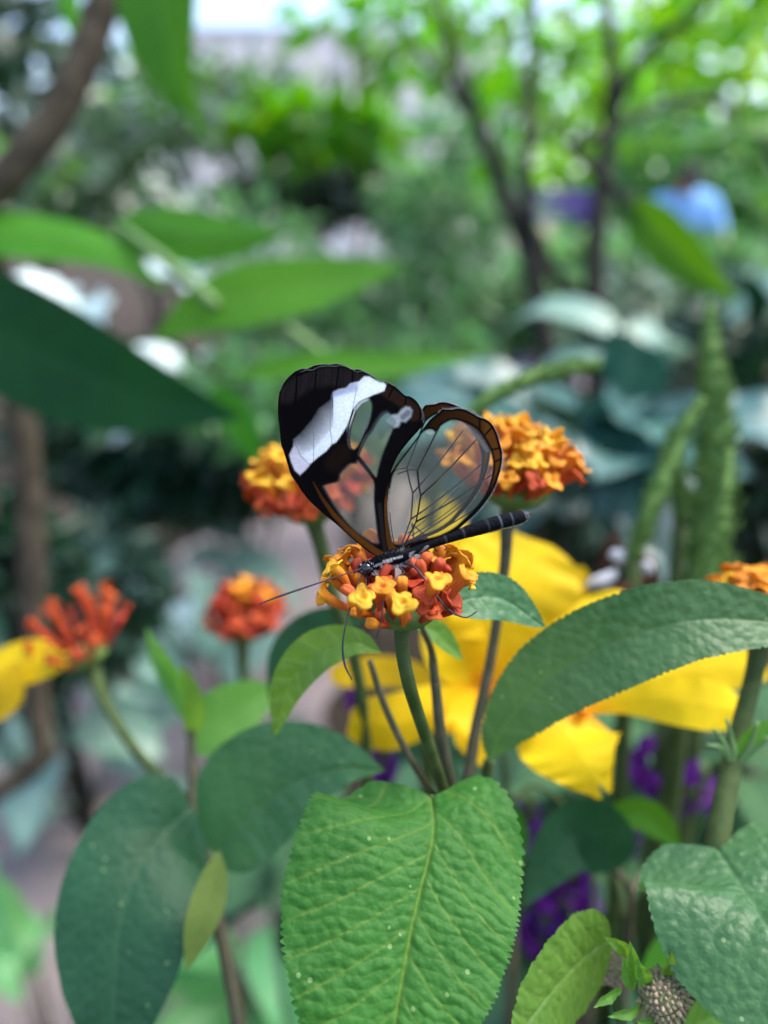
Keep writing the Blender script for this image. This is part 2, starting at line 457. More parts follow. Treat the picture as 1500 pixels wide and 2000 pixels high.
def blade(center, hw, roll=0.0, table=OVATE, fold=0.15, cup=0.0, cord=0.0, teeth=0, tooth=0.05, nu=60, nv=24, wave=0.0,
          pucker=0.0, nsec=8, slope=0.7, twist=0.0, facing=None, notch=0.0, left=1.0, right=1.0, seed=0, ladder=0):
    """leaf or petal surface round a centre line of world points; hw half width in metres.
    roll turns the blade about its own axis, away from facing the direction `facing`"""
    rng = np.random.default_rng(seed)
    c = spline(center, 200)
    seg = np.linalg.norm(np.diff(c, axis=0), axis=1)
    arc = np.concatenate([[0], np.cumsum(seg)]); L = arc[-1]; arc /= L
    t1 = np.linspace(0, 1, nu)
    t1 = t1 - 0.08 * np.sin(2 * pi * t1) / (2 * pi) * 2
    s1 = np.linspace(-1, 1, nv)
    T, S = np.meshgrid(t1, s1, indexing='ij')
    shift = 1 - notch * np.exp(-(S / 0.22) ** 2) - notch * 0.55 * np.abs(S) ** 4
    Te = np.where(notch > 0, T * shift, T)
    def ev(tt):
        return np.stack([np.interp(tt, arc, c[:, k]) for k in range(3)], -1)
    C = ev(Te)
    tan = nrm(ev(np.clip(Te + 0.01, 0, 1)) - ev(np.clip(Te - 0.01, 0, 1)))
    fc = np.array(-FWD) if facing is None else np.asarray(tuple(facing), float)
    lat = nrm(np.cross(tan, fc))
    nor = nrm(np.cross(lat, tan))
    nor = np.where((nor @ fc)[..., None] < 0, -nor, nor)
    ang = roll + twist * T
    ca, sa = np.cos(ang)[..., None], np.sin(ang)[..., None]
    lat, nor = lat * ca + nor * sa, nor * ca - lat * sa
    w = prof(table, T) * hw
    w = w * np.where(S < 0, left, right)
    if teeth:
        ph = (T * teeth + np.where(S < 0, 0.37, 0)) % 1.0
        saw = np.sqrt(np.clip(np.where(ph < 0.66, ph / 0.66, (1 - ph) / 0.34), 0, 1))
        jag = 0.7 + 0.6 * np.sin(np.floor(T * teeth + np.where(S < 0, 0.37, 0)) * 12.9898) ** 2
        w = w + hw * tooth * (saw - 0.4) * jag * np.clip((np.abs(S) - 0.86) / 0.14, 0, 1) * np.minimum(1, prof(table, T) * 3)
    x = S * w
    z = fold * np.abs(x) + cup * x * x / max(hw, 1e-9)
    if wave:
        k1, k2 = rng.uniform(2, 4, 2); p1, p2 = rng.uniform(0, 6, 2)
        z = z + wave * hw * np.abs(S) ** 1.6 * (np.sin(T * 2 * pi * k1 + p1) * 0.6 + np.sin(T * 2 * pi * k2 * 1.7 + p2 + S * 2) * 0.4)
    # veins
    sec = (T * L - np.abs(x) * slope * (1 - 0.25 * np.abs(S))) / (L / nsec) + np.where(S < 0, 0.35, 0)
    sd_ = np.abs((sec + 0.5) % 1 - 0.5)
    vs = np.exp(-(sd_ / 0.06) ** 2) * np.clip((1.02 - np.abs(S)) * 6, 0, 1) * (np.abs(S) > 0.01)
    vm_ = np.exp(-(x / (hw * 0.022)) ** 2)
    vein = np.maximum(vs * 0.7, vm_)
    if ladder:
        # small cross veins running between neighbouring side veins, uneven in spacing
        strip = np.floor(sec)
        off = np.sin(strip * 12.9898 + np.where(S < 0, 4.1, 0)) * 43758.5453 % 1.0
        u3 = (T * L - 0.2 * np.abs(x)) / hw * ladder
        u3 = u3 + off + 0.22 * np.sin(np.abs(x) / hw * 9 + off * 9 + strip) + 0.12 * np.sin(np.abs(x) / hw * 21 + u3)
        ld = np.abs((u3 + 0.5) % 1 - 0.5)
        u4 = np.abs(x) / hw * ladder * 0.8 + np.floor(u3) * 0.37 + 0.3 * np.sin(u3 * 3.1 + strip)
        ld2 = np.abs((u4 + 0.5) % 1 - 0.5)
        vein = np.maximum(vein, np.exp(-(ld / 0.10) ** 2) * 0.25)
        bl = np.clip(ld * 2.4, 0, 1) ** 0.7 * (0.6 + 0.4 * np.clip(ld2 * 2.6, 0, 1) ** 0.7)
    else:
        bl = 1
    if pucker:
        z = z + pucker * hw * ((np.clip(sd_ * 2, 0, 1) ** 0.6) * 0.6 + 0.4 * bl - 0.5) * np.clip(np.abs(x) / (0.06 * hw), 0, 1)
        z = z - pucker * hw * 0.8 * vm_
    pos = C + lat * x[..., None] + nor * z[..., None]
    if cord:
        pos = pos - tan * (cord * hw * np.abs(S) ** 1.5 * np.exp(-(T / 0.17) ** 1.3) * np.minimum(1, prof(table, T) / 0.5))[..., None]
    V = pos.reshape(-1, 3)
    idx = np.arange(nu * nv).reshape(nu, nv)
    a = idx[:-1, :-1].ravel(); b = idx[1:, :-1].ravel(); d = idx[1:, 1:].ravel(); e = idx[:-1, 1:].ravel()
    Fc = np.stack([a, e, d, b], -1)
    return V, Fc.tolist(), vein.ravel(), T.ravel(), S.ravel(), L


def leaf(parent, pts, hw_px, mat, name='leaf', **kw):
    """pts: (px, py, depth) along the midrib; hw_px: half width in photo pixels at the middle"""
    mid = pts[len(pts) // 2]
    hw = hw_px * DM(mid[2]) / F
    V, Fc, vein, T, S, L = blade(px_line(pts), hw, **kw)
    return part(name, V, Fc, M[mat], parent, attrs={'vein': vein})


YEL = np.array([0.88, 0.60, 0.010]); ORA = np.array([0.80, 0.30, 0.006])


def petal(parent, pts, hw_px, name='petal', deep=0.35, **kw):
    mid = pts[len(pts) // 2]
    kw.setdefault('table', PETAL)
    V, Fc, vein, T, S, L = blade(px_line(pts), hw_px * DM(mid[2]) / F, **kw)
    k = np.clip(1 - T / deep, 0, 1)[:, None] ** 1.5
    streak = 0.98 + 0.02 * np.cos(S * 34)[:, None]
    col = (YEL * (1 - k) + ORA * k) * streak
    return part(name, V, Fc, M['petal'], parent, colors={'col': col})


def stem(parent, pts, r_px, mat='stem', name='stem', n=10, seg=30):
    """r_px: radii in photo pixels at the depth of the first point"""
    s = DM(pts[0][2]) / F
    V, Fc = tube(px_line(pts), [r * s for r in r_px], n, seg)
    return part(name, V, Fc, M[mat], parent)


def to_ground(parent, p, r, mat='stembrown', lean=(0, 0), name='stem'):
    """the lower stem, from point p down into the soil"""
    q = Vector((p.x + lean[0], p.y + lean[1], -0.02))
    m1 = p.lerp(q, 0.35) + Vector((0.012, 0.01, 0)); m2 = p.lerp(q, 0.7) + Vector((-0.01, 0.006, 0))
    V, Fc = tube([p, m1, m2, q], [r, r * 1.15, r * 1.3, r * 1.6], 10, 24)
    return part(name, V, Fc, M[mat], parent)


# ================================================================== the setting
def sheet(name, xs, ys, zfun, mat, kind='structure'):
    X, Y = np.meshgrid(xs, ys, indexing='ij')
    Z = zfun(X, Y)
    V = np.stack([X, Y, Z], -1).reshape(-1, 3)
    nx, ny = len(xs), len(ys)
    idx = np.arange(nx * ny).reshape(nx, ny)
    Fc = np.stack([idx[:-1, :-1].ravel(), idx[1:, :-1].ravel(), idx[1:, 1:].ravel(), idx[:-1, 1:].ravel()], -1).tolist()
    o = part(name, V, Fc, M[mat], None)
    tag(o, kind=kind)
    return o


g = sheet('ground', np.concatenate([np.linspace(-60, -5, 8), np.linspace(-4.5, 5, 60), np.linspace(6, 60, 8)]),
          np.concatenate([np.linspace(-30, -2, 5), np.linspace(-1.5, 9, 70), np.linspace(10, 120, 10)]),
          lambda x, y: -0.012 + 0.008 * np.sin(x * 3.1 + y * 1.7) * np.cos(y * 2.3 - x), 'soil')
g['label'] = 'dark brown soil of the planted beds'; g['category'] = 'ground'

# winding path: a ribbon through these points
pc = spline([(-0.75, -1.2), (-0.62, 0.2), (-0.5, 1.0), (-0.38, 1.9), (0.1, 3.2), (0.9, 4.6), (2.2, 6.0)], 90)
pt = nrm(np.gradient(pc, axis=0)); pn = np.stack([-pt[:, 1], pt[:, 0]], -1)
rows = []
for s in np.linspace(-1, 1, 9):
    wv = 0.36 + 0.025 * np.sin(np.arange(90) * 0.9 + s * 3)
    q = pc + pn * (s * wv)[:, None]
    rows.append(np.column_stack([q, 0.012 + 0.004 * np.sin(q[:, 0] * 9) * np.cos(q[:, 1] * 7) - 0.012 * abs(s) ** 6]))
PV = np.stack(rows, 1).reshape(-1, 3)
idx = np.arange(90 * 9).reshape(90, 9)
PF = np.stack([idx[:-1, :-1].ravel(), idx[:-1, 1:].ravel(), idx[1:, 1:].ravel(), idx[1:, :-1].ravel()], -1).tolist()
o = part('path', PV, PF, M['path'], None)
tag(o, 'pale mauve gravel path winding past the flower bed', 'path', kind='structure')

# ================================================================== far planting
def crown_mesh(name, ells, n, size, mat, parent, aspect=0.45, droop=0.35, seed=0, shell=0.4, updir=0.6):
    """leafy mass: n folded leaves spread through the ellipsoids (centre, radii)"""
    rng = np.random.default_rng(seed)
    vol = np.array([e[1][0] * e[1][1] * e[1][2] for e in ells]) ** (2 / 3)
    pick = rng.choice(len(ells), n, p=vol / vol.sum())
    cen = np.array([tuple(e[0]) for e in ells])[pick]; rad = np.array([e[1] for e in ells])[pick]
    u = nrm(rng.normal(size=(n, 3)))
    r = (shell + (1 - shell) * rng.random(n)) ** 0.6
    # clump the leaves a little
    cl = nrm(rng.normal(size=(max(6, n // 30), 3)))
    k = cl[rng.integers(0, len(cl), n)]
    u = nrm(u * 0.55 + k * 0.6)
    base = cen + u * rad * r[:, None]
    d = nrm(u * 0.7 + rng.normal(size=(n, 3)) * 0.6 + np.array([0, 0, -droop]))
    upv = nrm(rng.normal(size=(n, 3)) * 0.7 + np.array([0, -0.15, updir]))
    lat = nrm(np.cross(d, upv)); nor = np.cross(lat, d)
    L = size * rng.uniform(0.6, 1.35, n)[:, None]; Wd = L * aspect * rng.uniform(0.75, 1.2, n)[:, None]
    b = base
    m1 = base + d * L * 0.35; m2 = base + d * L * 0.7 - nor * L * 0.05
    tip = base + d * L - nor * L * 0.16
    l1 = m1 + lat * Wd * 0.5 + nor * Wd * 0.14; r1 = m1 - lat * Wd * 0.5 + nor * Wd * 0.14
    l2 = m2 + lat * Wd * 0.36 + nor * Wd * 0.1; r2 = m2 - lat * Wd * 0.36 + nor * Wd * 0.1
    V = np.stack([b, m1, m2, tip, l1, r1, l2, r2], 1).reshape(-1, 3)
    q = np.arange(n)[:, None] * 8
    tri = np.concatenate([q + np.array([[0, 4, 1]]), q + np.array([[0, 1, 5]]), q + np.array([[2, 6, 3]]), q + np.array([[2, 3, 7]])])
    quad = np.concatenate([q + np.array([[1, 4, 6, 2]]), q + np.array([[1, 2, 7, 5]])])
    var = np.repeat(rng.random(n), 8)
    return part(name, V, tri.tolist() + quad.tolist(), M[mat], parent, smooth=False, attrs={'var': var})


def shrub(name, label, cat, c, rad, n, size, mat, seed, group=None, trunk=True, aspect=0.45, droop=0.35, lobes=5, mat2=None, bark='barkdark', shell=0.4):
    rng = np.random.default_rng(seed)
    c = Vector(c)
    root = empty(name, (c.x, c.y, 0), label, cat, group)
    ells = []
    for i in range(lobes):
        o = rng.normal(size=3) * np.array(rad) * 0.42
        ells.append((c + Vector(o), tuple(np.array(rad) * rng.uniform(0.5, 0.75))))
    crown_mesh('crown', ells, n, size, mat, root, aspect, droop, seed, shell)
    if mat2:
        crown_mesh('crown', ells, n // 3, size * 0.9, mat2, root, aspect, droop, seed + 77, shell)
    if trunk:
        specs = []
        base = Vector((c.x, c.y, -0.02))
        r0 = max(0.006, 0.02 * max(rad))
        top = Vector((c.x, c.y, max(c.z, 0.1)))
        for i in range(lobes):
            e = ells[i][0]
            mid = base.lerp(top, 0.5) + Vector(rng.normal(size=3) * 0.05 * max(rad))
            specs.append(([base + Vector((rng.normal() * r0, rng.normal() * r0, 0)), mid, Vector(e)], [r0, r0 * 0.7, r0 * 0.25]))
        V, Fc = tubes(specs, 7, 12)
        part('trunk', V, Fc, M[bark], root)
    return root


def SH(name, label, cat, px, py, d, rx, ry, n, leafpx, mat, seed, depth=None, **kw):
    """a shrub or tree whose leafy mass is centred where (px, py) is seen at d metres; rx, ry in photo pixels"""
    s = DM(d) / F
    c = P(px, py, d)
    dp = depth if depth else min(rx, ry) * s * 1.2
    return shrub(name, label, cat, c, (rx * s, dp, ry * s), n, leafpx * s, mat, seed, **kw)


# ---- far wall of translucent panels behind the garden
gw = empty('greenhouse_wall', P(620, 420, 8.5) * 1, 'pinkish white translucent greenhouse wall behind the trees', 'greenhouse')
gw.location.z = 0
gx0, gy = P(330, 0, 8.5).x, P(620, 0, 8.5).y
pw, ph_ = 1.0, 0.82
def boxvf(x0, x1, y0, y1, z0, z1):
    V = [(x, y, z) for x in (x0, x1) for y in (y0, y1) for z in (z0, z1)]
    return V, [(0, 1, 3, 2), (4, 6, 7, 5), (0, 4, 5, 1), (2, 3, 7, 6), (0, 2, 6, 4), (1, 5, 7, 3)]
for i in range(4):
    for j in range(4):
        V, Fc = boxvf(gx0 + i * pw + 0.03, gx0 + (i + 1) * pw - 0.03, gy, gy + 0.004, j * ph_ + 0.03, (j + 1) * ph_ - 0.03)
        part('panel', V, Fc[:1] and [Fc[2]], M['panel'], gw, smooth=False)
for i in range(5):
    V, Fc = boxvf(gx0 + i * pw - 0.03, gx0 + i * pw + 0.03, gy - 0.03, gy + 0.05, -0.05, 4 * ph_ + 0.03)
    part('post', V, Fc, M['frame'], gw, smooth=False)
for j in range(5):
    for i in range(4):
        V, Fc = boxvf(gx0 + i * pw + 0.03, gx0 + (i + 1) * pw - 0.03, gy - 0.02, gy + 0.04, j * ph_ - 0.029, j * ph_ + 0.029)
        part('rail', V, Fc, M['frame'], gw, smooth=False)

# ---- far trees and shrubs
SH('dark_tree', 'dark leafy tree filling the corner behind the brown branch', 'tree', 20, 60, 4.5, 260, 240, 950, 60, 'far_dark', 21, mat2='far_grey')  # the paler far_grey leaves stand in for bright glints in the crown
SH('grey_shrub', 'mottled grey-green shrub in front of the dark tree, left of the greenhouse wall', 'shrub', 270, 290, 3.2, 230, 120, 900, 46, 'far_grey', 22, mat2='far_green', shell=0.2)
SH('shadow_shape_shrub', 'blackish shrub put in for a shadowy dark shape below the greenhouse wall', 'shrub', 600, 370, 4.0, 200, 70, 1100, 45, 'far_dark', 23, mat2='far_grey')  # shrub added for a dark shadowy shape, its dark put into the leaf colour
SH('hanging_tree', 'small tree with loose green leaves crossing the white greenhouse wall', 'tree', 690, 75, 2.2, 150, 110, 105, 62, 'far_green', 24, shell=0.1, bark='barkdark', lobes=4)
SH('green_bush', 'low bright green bush under the greenhouse wall', 'bush', 560, 245, 2.6, 170, 45, 260, 70, 'far_green', 25, trunk=True)
SH('feathery_bush', 'pale mint feathery bush filling the middle of the garden', 'bush', 690, 540, 2.1, 250, 120, 3400, 36, 'far_mid', 26, aspect=0.32, mat2='far_grey', shell=0.1, lobes=11)
SH('soft_shrub', 'soft mint green low shrub behind the sapling stems', 'shrub', 1020, 610, 2.4, 190, 60, 1500, 38, 'far_mid', 126, aspect=0.32, mat2='far_grey', shell=0.1, lobes=7)
SH('low_fern_bed', 'broad mid-green shrub behind the butterfly', 'shrub', 700, 800, 1.35, 270, 160, 1500, 46, 'far_mid', 27, mat2='far_dark', aspect=0.35)
SH('yellow_tree', 'tall sunlit yellow-green tree beyond the person in blue', 'tree', 1400, 150, 7.6, 250, 290, 900, 56, 'far_yellow', 28, mat2='far_green', shell=0.2)
SH('yellow_tree', 'sunlit yellow-green tree behind the dark-stemmed sapling', 'tree', 1130, 230, 7.8, 170, 170, 420, 50, 'far_yellow', 128, mat2='far_green', shell=0.2)
SH('mint_shrub', 'mint green shrub hiding the legs of the person in blue', 'shrub', 1310, 525, 3.0, 280, 68, 1900, 42, 'far_mid', 29, mat2='far_grey', aspect=0.35)
SH('white_shrub', 'whitish green shrub at the foot of the dark-stemmed sapling', 'shrub', 1290, 640, 1.7, 260, 110, 800, 60, 'far_grey', 30, mat2='far_dark', aspect=0.4)
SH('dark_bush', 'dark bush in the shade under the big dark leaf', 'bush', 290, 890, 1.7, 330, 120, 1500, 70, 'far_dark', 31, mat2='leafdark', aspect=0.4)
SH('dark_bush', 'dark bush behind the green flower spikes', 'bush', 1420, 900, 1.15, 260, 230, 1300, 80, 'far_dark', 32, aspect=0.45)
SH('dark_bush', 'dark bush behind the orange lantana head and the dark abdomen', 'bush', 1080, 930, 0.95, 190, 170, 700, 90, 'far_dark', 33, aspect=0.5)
SH('dark_tree', 'dark green tree far behind the feathery bush', 'tree', 860, 390, 6.5, 170, 70, 900, 45, 'far_mid', 34, mat2='far_dark')
SH('dark_tree', 'shaded tree at the far edge beyond the mint shrub', 'tree', 1480, 420, 6.5, 260, 190, 1500, 45, 'far_mid', 35, mat2='far_green')
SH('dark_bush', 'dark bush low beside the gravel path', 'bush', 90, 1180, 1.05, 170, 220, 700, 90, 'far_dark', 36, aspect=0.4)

# ---- sapling with dark stems, its crown full of light gaps
sap = empty('sapling', P(1130, 900, 1.3), 'dark-stemmed sapling with a loose crown of bright green leaves', 'tree')
sap.location.z = 0
D0 = 1.3
for pts, r in (
    ([(1110, 860, D0), (1062, 660, D0), (1035, 500, D0), (985, 380, D0), (935, 240, D0), (890, 120, D0), (850, -60, D0)], [17, 15, 14, 12, 10, 7, 5]),
    ([(1040, 510, D0), (1028, 330, D0 - .05), (1035, 160, D0), (1045, -60, D0)], [11, 9, 8, 6]),
    ([(1150, 880, D0 + .02), (1175, 700, D0), (1160, 560, D0), (1168, 420, D0), (1190, 260, D0), (1195, 120, D0), (1180, -60, D0)], [18, 16, 14, 13, 11, 9, 6]),
    ([(1045, 450, D0), (1085, 540, D0 + .03), (1150, 590, D0 + .03)], [8, 10, 12]),
    ([(1190, 250, D0), (1250, 120, D0 - .1), (1400, -10, D0 - .15)], [7, 8, 5]),
    ([(935, 240, D0), (840, 120, D0 + .1), (760, 20, D0 + .1)], [7, 5, 3]),
):
    V, Fc = tube(px_line(pts), [q * 1.45 * D0 / F for q in r], 9, 40)
    part('stem', V, Fc, M['barkdark'], sap)
gp = P(1130, 880, D0)
V, Fc = tube([gp, Vector((gp.x, gp.y + .02, gp.z * .5)), Vector((gp.x, gp.y, -0.02))], [.022, .024, .028], 9, 12)
part('trunk', V, Fc, M['barkdark'], sap)
s = D0 / F
crown_mesh('crown', [(P(960, 70, D0 + .1), (190 * s, .2, 150 * s)), (P(1140, 130, D0 + .2), (170 * s, .22, 150 * s)),
                     (P(830, 0, D0 + .2), (110 * s, .2, 90 * s)), (P(1040, 260, D0 + .3), (170 * s, .2, 90 * s))],
           340, 62 * s, 'far_green', sap, 0.5, 0.5, 41, 0.1)
crown_mesh('crown', [(P(1000, 90, D0 + .3), (210 * s, .2, 180 * s))], 80, 60 * s, 'far_mid', sap, 0.5, 0.5, 42, 0.1)

# ---- visitor in blue, seen from behind, bending over the plants
per_d = 5.2
pp = P(1335, 388, per_d)
person = empty('person', (pp.x, pp.y, 0), 'person in a light blue shirt with dark hair bending over the shrubs', 'person')
def skin_figure(name, joints, edges, mat, parent):
    me = bpy.data.meshes.new(name)
    me.from_pydata([j[0] for j in joints], edges, [])
    o = link(name, me, parent)
    md = o.modifiers.new('skin', 'SKIN')
    for i, j in enumerate(joints):
        sv = me.skin_vertices[0].data[i]
        sv.radius = j[1] if isinstance(j[1], tuple) else (j[1], j[1])
        sv.use_root = (i == 0)
    ss = o.modifiers.new('sub', 'SUBSURF'); ss.levels = 2; ss.render_levels = 2
    me.materials.append(mat)
    return o
ph = pp.z - 0.02
J = [((0, 0, ph - .42), (.15, .12)), ((0, -.03, ph - .2), (.16, .12)), ((-.02, -.08, ph), (.19, .11)), ((-.035, -.12, ph + .07), (.06, .06)),
     ((-.04, -.15, ph + .13), (.075, .085)), ((-.04, -.16, ph + .2), (.06, .07)),
     ((-.2, -.08, ph - .02), (.06, .06)), ((-.25, -.2, ph - .25), (.045, .045)), ((-.2, -.4, ph - .32), (.03, .03)),
     ((.17, -.08, ph - .02), (.06, .06)), ((.22, -.2, ph - .25), (.045, .045)), ((.17, -.4, ph - .32), (.03, .03)),
     ((-.1, 0, ph - .5), (.09, .09)), ((-.11, .0, (ph - .5) * .55), (.065, .065)), ((-.11, .05, .06), (.045, .05)), ((-.11, -.1, .03), (.04, .03)),
     ((.1, 0, ph - .5), (.09, .09)), ((.11, .0, (ph - .5) * .55), (.065, .065)), ((.11, .05, .06), (.045, .05)), ((.11, -.1, .03), (.04, .03))]
E = [(0, 1), (1, 2), (2, 3), (3, 4), (4, 5), (2, 6), (6, 7), (7, 8), (2, 9), (9, 10), (10, 11), (0, 12), (12, 13), (13, 14), (14, 15), (0, 16), (16, 17), (17, 18), (18, 19)]
skin_figure('body', J, E, M['skin'], person)
SHT = [(J[i][0], tuple(r * 1.12 + .006 for r in (J[i][1]))) for i in (0, 1, 2, 6, 7, 9, 10, 3)]
skin_figure('shirt', SHT, [(0, 1), (1, 2), (2, 3), (3, 4), (2, 5), (5, 6), (2, 7)], M['blue'], person)
TR = [(J[i][0], tuple(r * 1.1 + .008 for r in (J[i][1]))) for i in (0, 12, 13, 14, 16, 17, 18)]
skin_figure('trousers', TR, [(0, 1), (1, 2), (2, 3), (0, 4), (4, 5), (5, 6)], M['trouser'], person)
HR = [((-.04, -.19, ph + .09), (.088, .085)), ((-.04, -.175, ph + .17), (.085, .085)), ((-.04, -.165, ph + .225), (.06, .065))]
skin_figure('hair', HR, [(0, 1), (1, 2)], M['hair'], person)

# ---- purple bench
bd = 4.3
b0, b1 = P(1010, 395, bd), P(1175, 380, bd)
bench = empty('bench', ((b0.x + b1.x) / 2, b0.y, 0), 'purple painted bench seen between the sapling stems', 'bench')
zt = P(1090, 370, bd).z
for j, (z0, z1) in enumerate(((zt - .07, zt), (zt - .16, zt - .085))):
    V, Fc = boxvf(b0.x, b1.x, b0.y, b0.y + .03, z0, z1); part('backrest_slat', V, Fc, M['purplebench'], bench, smooth=False)
for k in range(3):
    V, Fc = boxvf(b0.x, b1.x, b0.y - .36 + k * .12, b0.y - .26 + k * .12, zt - .4, zt - .37); part('seat_slat', V, Fc, M['purplebench'], bench, smooth=False)
for x in (b0.x + .03, b1.x - .07):
    for y, z in ((b0.y + .032, zt - .02), (b0.y - .34, zt - .402)):
        V, Fc = boxvf(x, x + .04, y, y + .04, 0, z); part('leg', V, Fc, M['purplebench'], bench, smooth=False)

# ================================================================== mid-ground leafy plants, every leaf a piece
def shared_leaf(name, mat, table, aspect, fold, bendz, **kw):
    """unit leaf along +Y with its face towards +Z"""
    ctr = [(0, 0, 0), (0, .35, bendz * .25), (0, .7, 0), (0, 1, -bendz)]
    V, Fc, vein, T, S, L = blade(ctr, aspect, facing=(0, 0, 1), table=table, fold=fold, nu=18, nv=9, nsec=7, **kw)
    return mesh_data(name, V, Fc, M[mat], True, {'vein': vein})


LM = {}
for mt in ('teal', 'pale', 'palegreen', 'white', 'leafdark', 'leafmid', 'leaf', 'leafyoung'):
    LM[mt] = [shared_leaf('leaf', mt, OVATE, 0.3, 0.22, 0.16, wave=0.1), shared_leaf('leaf', mt, LANCE, 0.2, 0.25, 0.3), shared_leaf('leaf', mt, CORDATE, 0.4, 0.15, 0.1, wave=0.12)]


def place_leaf(parent, me, base, direction, upv, size):
    d = Vector(direction).normalized(); u = Vector(upv)
    x = d.cross(u).normalized(); z = x.cross(d)
    m = Matrix((x, d, z)).transposed().to_4x4()
    m = Matrix.Translation(base) @ m @ Matrix.Scale(size, 4)
    o = link('leaf', me, parent)
    o.matrix_basis = world_inv(parent) @ m
    return o


def leafy(name, label, cat, px, py, d, n, leafpx, mat, seed, spread=(100, 80), kind=0, group=None, stemmat='stembrown', up=0.4, zmin=0.0):
    """a plant of n single leaves on thin stalks from one foot"""
    rng = np.random.default_rng(seed)
    s = DM(d) / F
    c = P(px, py, d)
    foot = Vector((c.x, c.y + 0.02, 0))
    root = empty(name, foot, label, cat, group)
    specs = []
    for i in range(n):
        a = rng.normal(size=3)
        b = c + Vector((rng.uniform(-1, 1) * spread[0] * s, rng.uniform(-.6, .8) * spread[0] * s, rng.uniform(-1, 1) * spread[1] * s))
        b.z = max(b.z, 0.05)
        out = Vector((b.x - c.x, b.y - c.y - 0.25 * spread[0] * s, 0.15 * rng.normal() * spread[0] * s + up * spread[0] * s * 0.3))
        if out.length < 1e-5: out = Vector((0, -1, 0))
        dirv = out.normalized() + Vector(rng.normal(size=3) * 0.35)
        L = leafpx * s * rng.uniform(0.7, 1.25)
        k = kind if kind < 3 else rng.integers(0, 3)
        place_leaf(root, LM[mat][k], b, dirv, (rng.normal() * .3, rng.normal() * .3 - .35, 1), L)
        r = max(0.0007, 3 * s)
        specs.append(([foot + Vector((rng.normal() * r, rng.normal() * r, 0)), foot.lerp(b, .6) + Vector((0, 0, -.1 * b.z)), b], [r * 1.4, r, r * .6]))
    V, Fc = tubes(specs, 6, 10)
    part('stem', V, Fc, M[stemmat], root)
    return root


leafy('broadleaf_plant', 'plant with large dark teal leaves behind the right orange lantana head', 'plant', 1210, 870, 0.7, 16, 290, 'teal', 51, (190, 100), 0)
leafy('broadleaf_plant', 'plant with large blue-teal leaves low behind the dark abdomen', 'plant', 1110, 990, 0.6, 9, 230, 'teal', 52, (110, 110), 0)
leafy('broadleaf_plant', 'plant with long pale blue-green leaves arching beside the green spikes', 'plant', 1400, 660, 0.9, 11, 260, 'pale', 53, (170, 90), 1)
leafy('variegated_or_glint_plant', 'plant with leaves coloured white as sky glints behind the large left leaves', 'plant', 180, 590, 1.6, 9, 165, 'white', 54, (160, 60), 0)  # sky reflections painted as white leaf colour
leafy('variegated_or_glint_plant', 'plant with sky glints put into its white leaf colour between the dark leaf and the left orange lantana head', 'plant', 440, 790, 1.6, 8, 140, 'white', 55, (130, 80), 0)  # white leaves stand in for blurred sky glints here too
leafy('variegated_or_glint_plant', 'low pale striped plant by the near bend of the path', 'plant', 270, 1080, 1.8, 11, 210, 'pale', 56, (150, 60), 1)
leafy('variegated_or_glint_plant', 'low whitish plant behind the red lantana heads', 'plant', 330, 1190, 1.6, 8, 110, 'white', 57, (80, 60), 2)
leafy('variegated_or_glint_plant', 'pale grey-green leaved plant at the foot of the brown stem', 'plant', 130, 1480, 1.2, 15, 150, 'pale', 58, (160, 130), 0)
leafy('leafy_plant', 'bright pale green leafy plant beneath the dark lantana leaf', 'plant', 60, 1990, 0.8, 18, 210, 'palegreen', 59, (170, 70), 1)
leafy('leafy_plant', 'bright mint leafy plant behind the lower lantana stem', 'plant', 500, 1850, 0.85, 40, 230, 'palegreen', 60, (140, 140), 1)
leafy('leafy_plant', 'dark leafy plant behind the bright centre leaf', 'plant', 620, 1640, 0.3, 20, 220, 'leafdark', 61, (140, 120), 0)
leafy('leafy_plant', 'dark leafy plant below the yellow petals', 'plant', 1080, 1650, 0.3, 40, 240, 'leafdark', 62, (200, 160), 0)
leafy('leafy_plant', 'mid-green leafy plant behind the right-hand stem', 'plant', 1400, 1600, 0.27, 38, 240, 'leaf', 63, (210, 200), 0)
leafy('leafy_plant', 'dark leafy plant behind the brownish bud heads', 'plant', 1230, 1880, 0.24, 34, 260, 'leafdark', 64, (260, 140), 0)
leafy('leafy_plant', 'mid-green leafy plant between the two red lantana heads', 'plant', 420, 1330, 1.3, 9, 160, 'pale', 65, (90, 70), 0)
# ================================================================== left woody shrub: brown stems and big leaves
ws = empty('woody_shrub', P(-60, 1000, .42), 'woody shrub with a brown curved branch and large smooth leaves', 'shrub')
ws.location.z = 0
stem(ws, [(225, -120, .40), (195, 30, .40), (120, 210, .40), (20, 340, .40), (-60, 430, .405), (-110, 640, .41)], [31, 32, 33, 33, 34, 36], 'bark', 'branch', 14, 50)
stem(ws, [(-50, 380, .41), (5, 600, .41), (45, 830, .41), (62, 1060, .42), (66, 1300, .43), (85, 1480, .43)], [27, 27, 28, 27, 25, 23], 'bark', 'branch', 14, 50)
stem(ws, [(85, 1475, .43), (20, 1530, .43), (-90, 1590, .43)], [24, 22, 22], 'bark', 'branch', 12, 20)
V, Fc = tube([P(-110, 640, .41), P(-230, 1200, .44), Vector((P(-300, 1200, .44).x - .12, P(-150, 1200, .43).y + .03, -.02))], [.012, .014, .018], 12, 24)
part('trunk', V, Fc, M['bark'], ws)
V, Fc = tube([P(-90, 1590, .43), P(-260, 1650, .43), P(-420, 1750, .44)], [.0062, .007, .008], 10, 16)
part('branch', V, Fc, M['bark'], ws)
LK = dict(nu=40, nv=17, nsec=9)
leaf(ws, [(300, -190, .40), (312, -60, .39), (325, 70, .38), (350, 170, .375), (400, 245, .375)], 92, 'leafmid', fold=.22, roll=-.3, **LK)
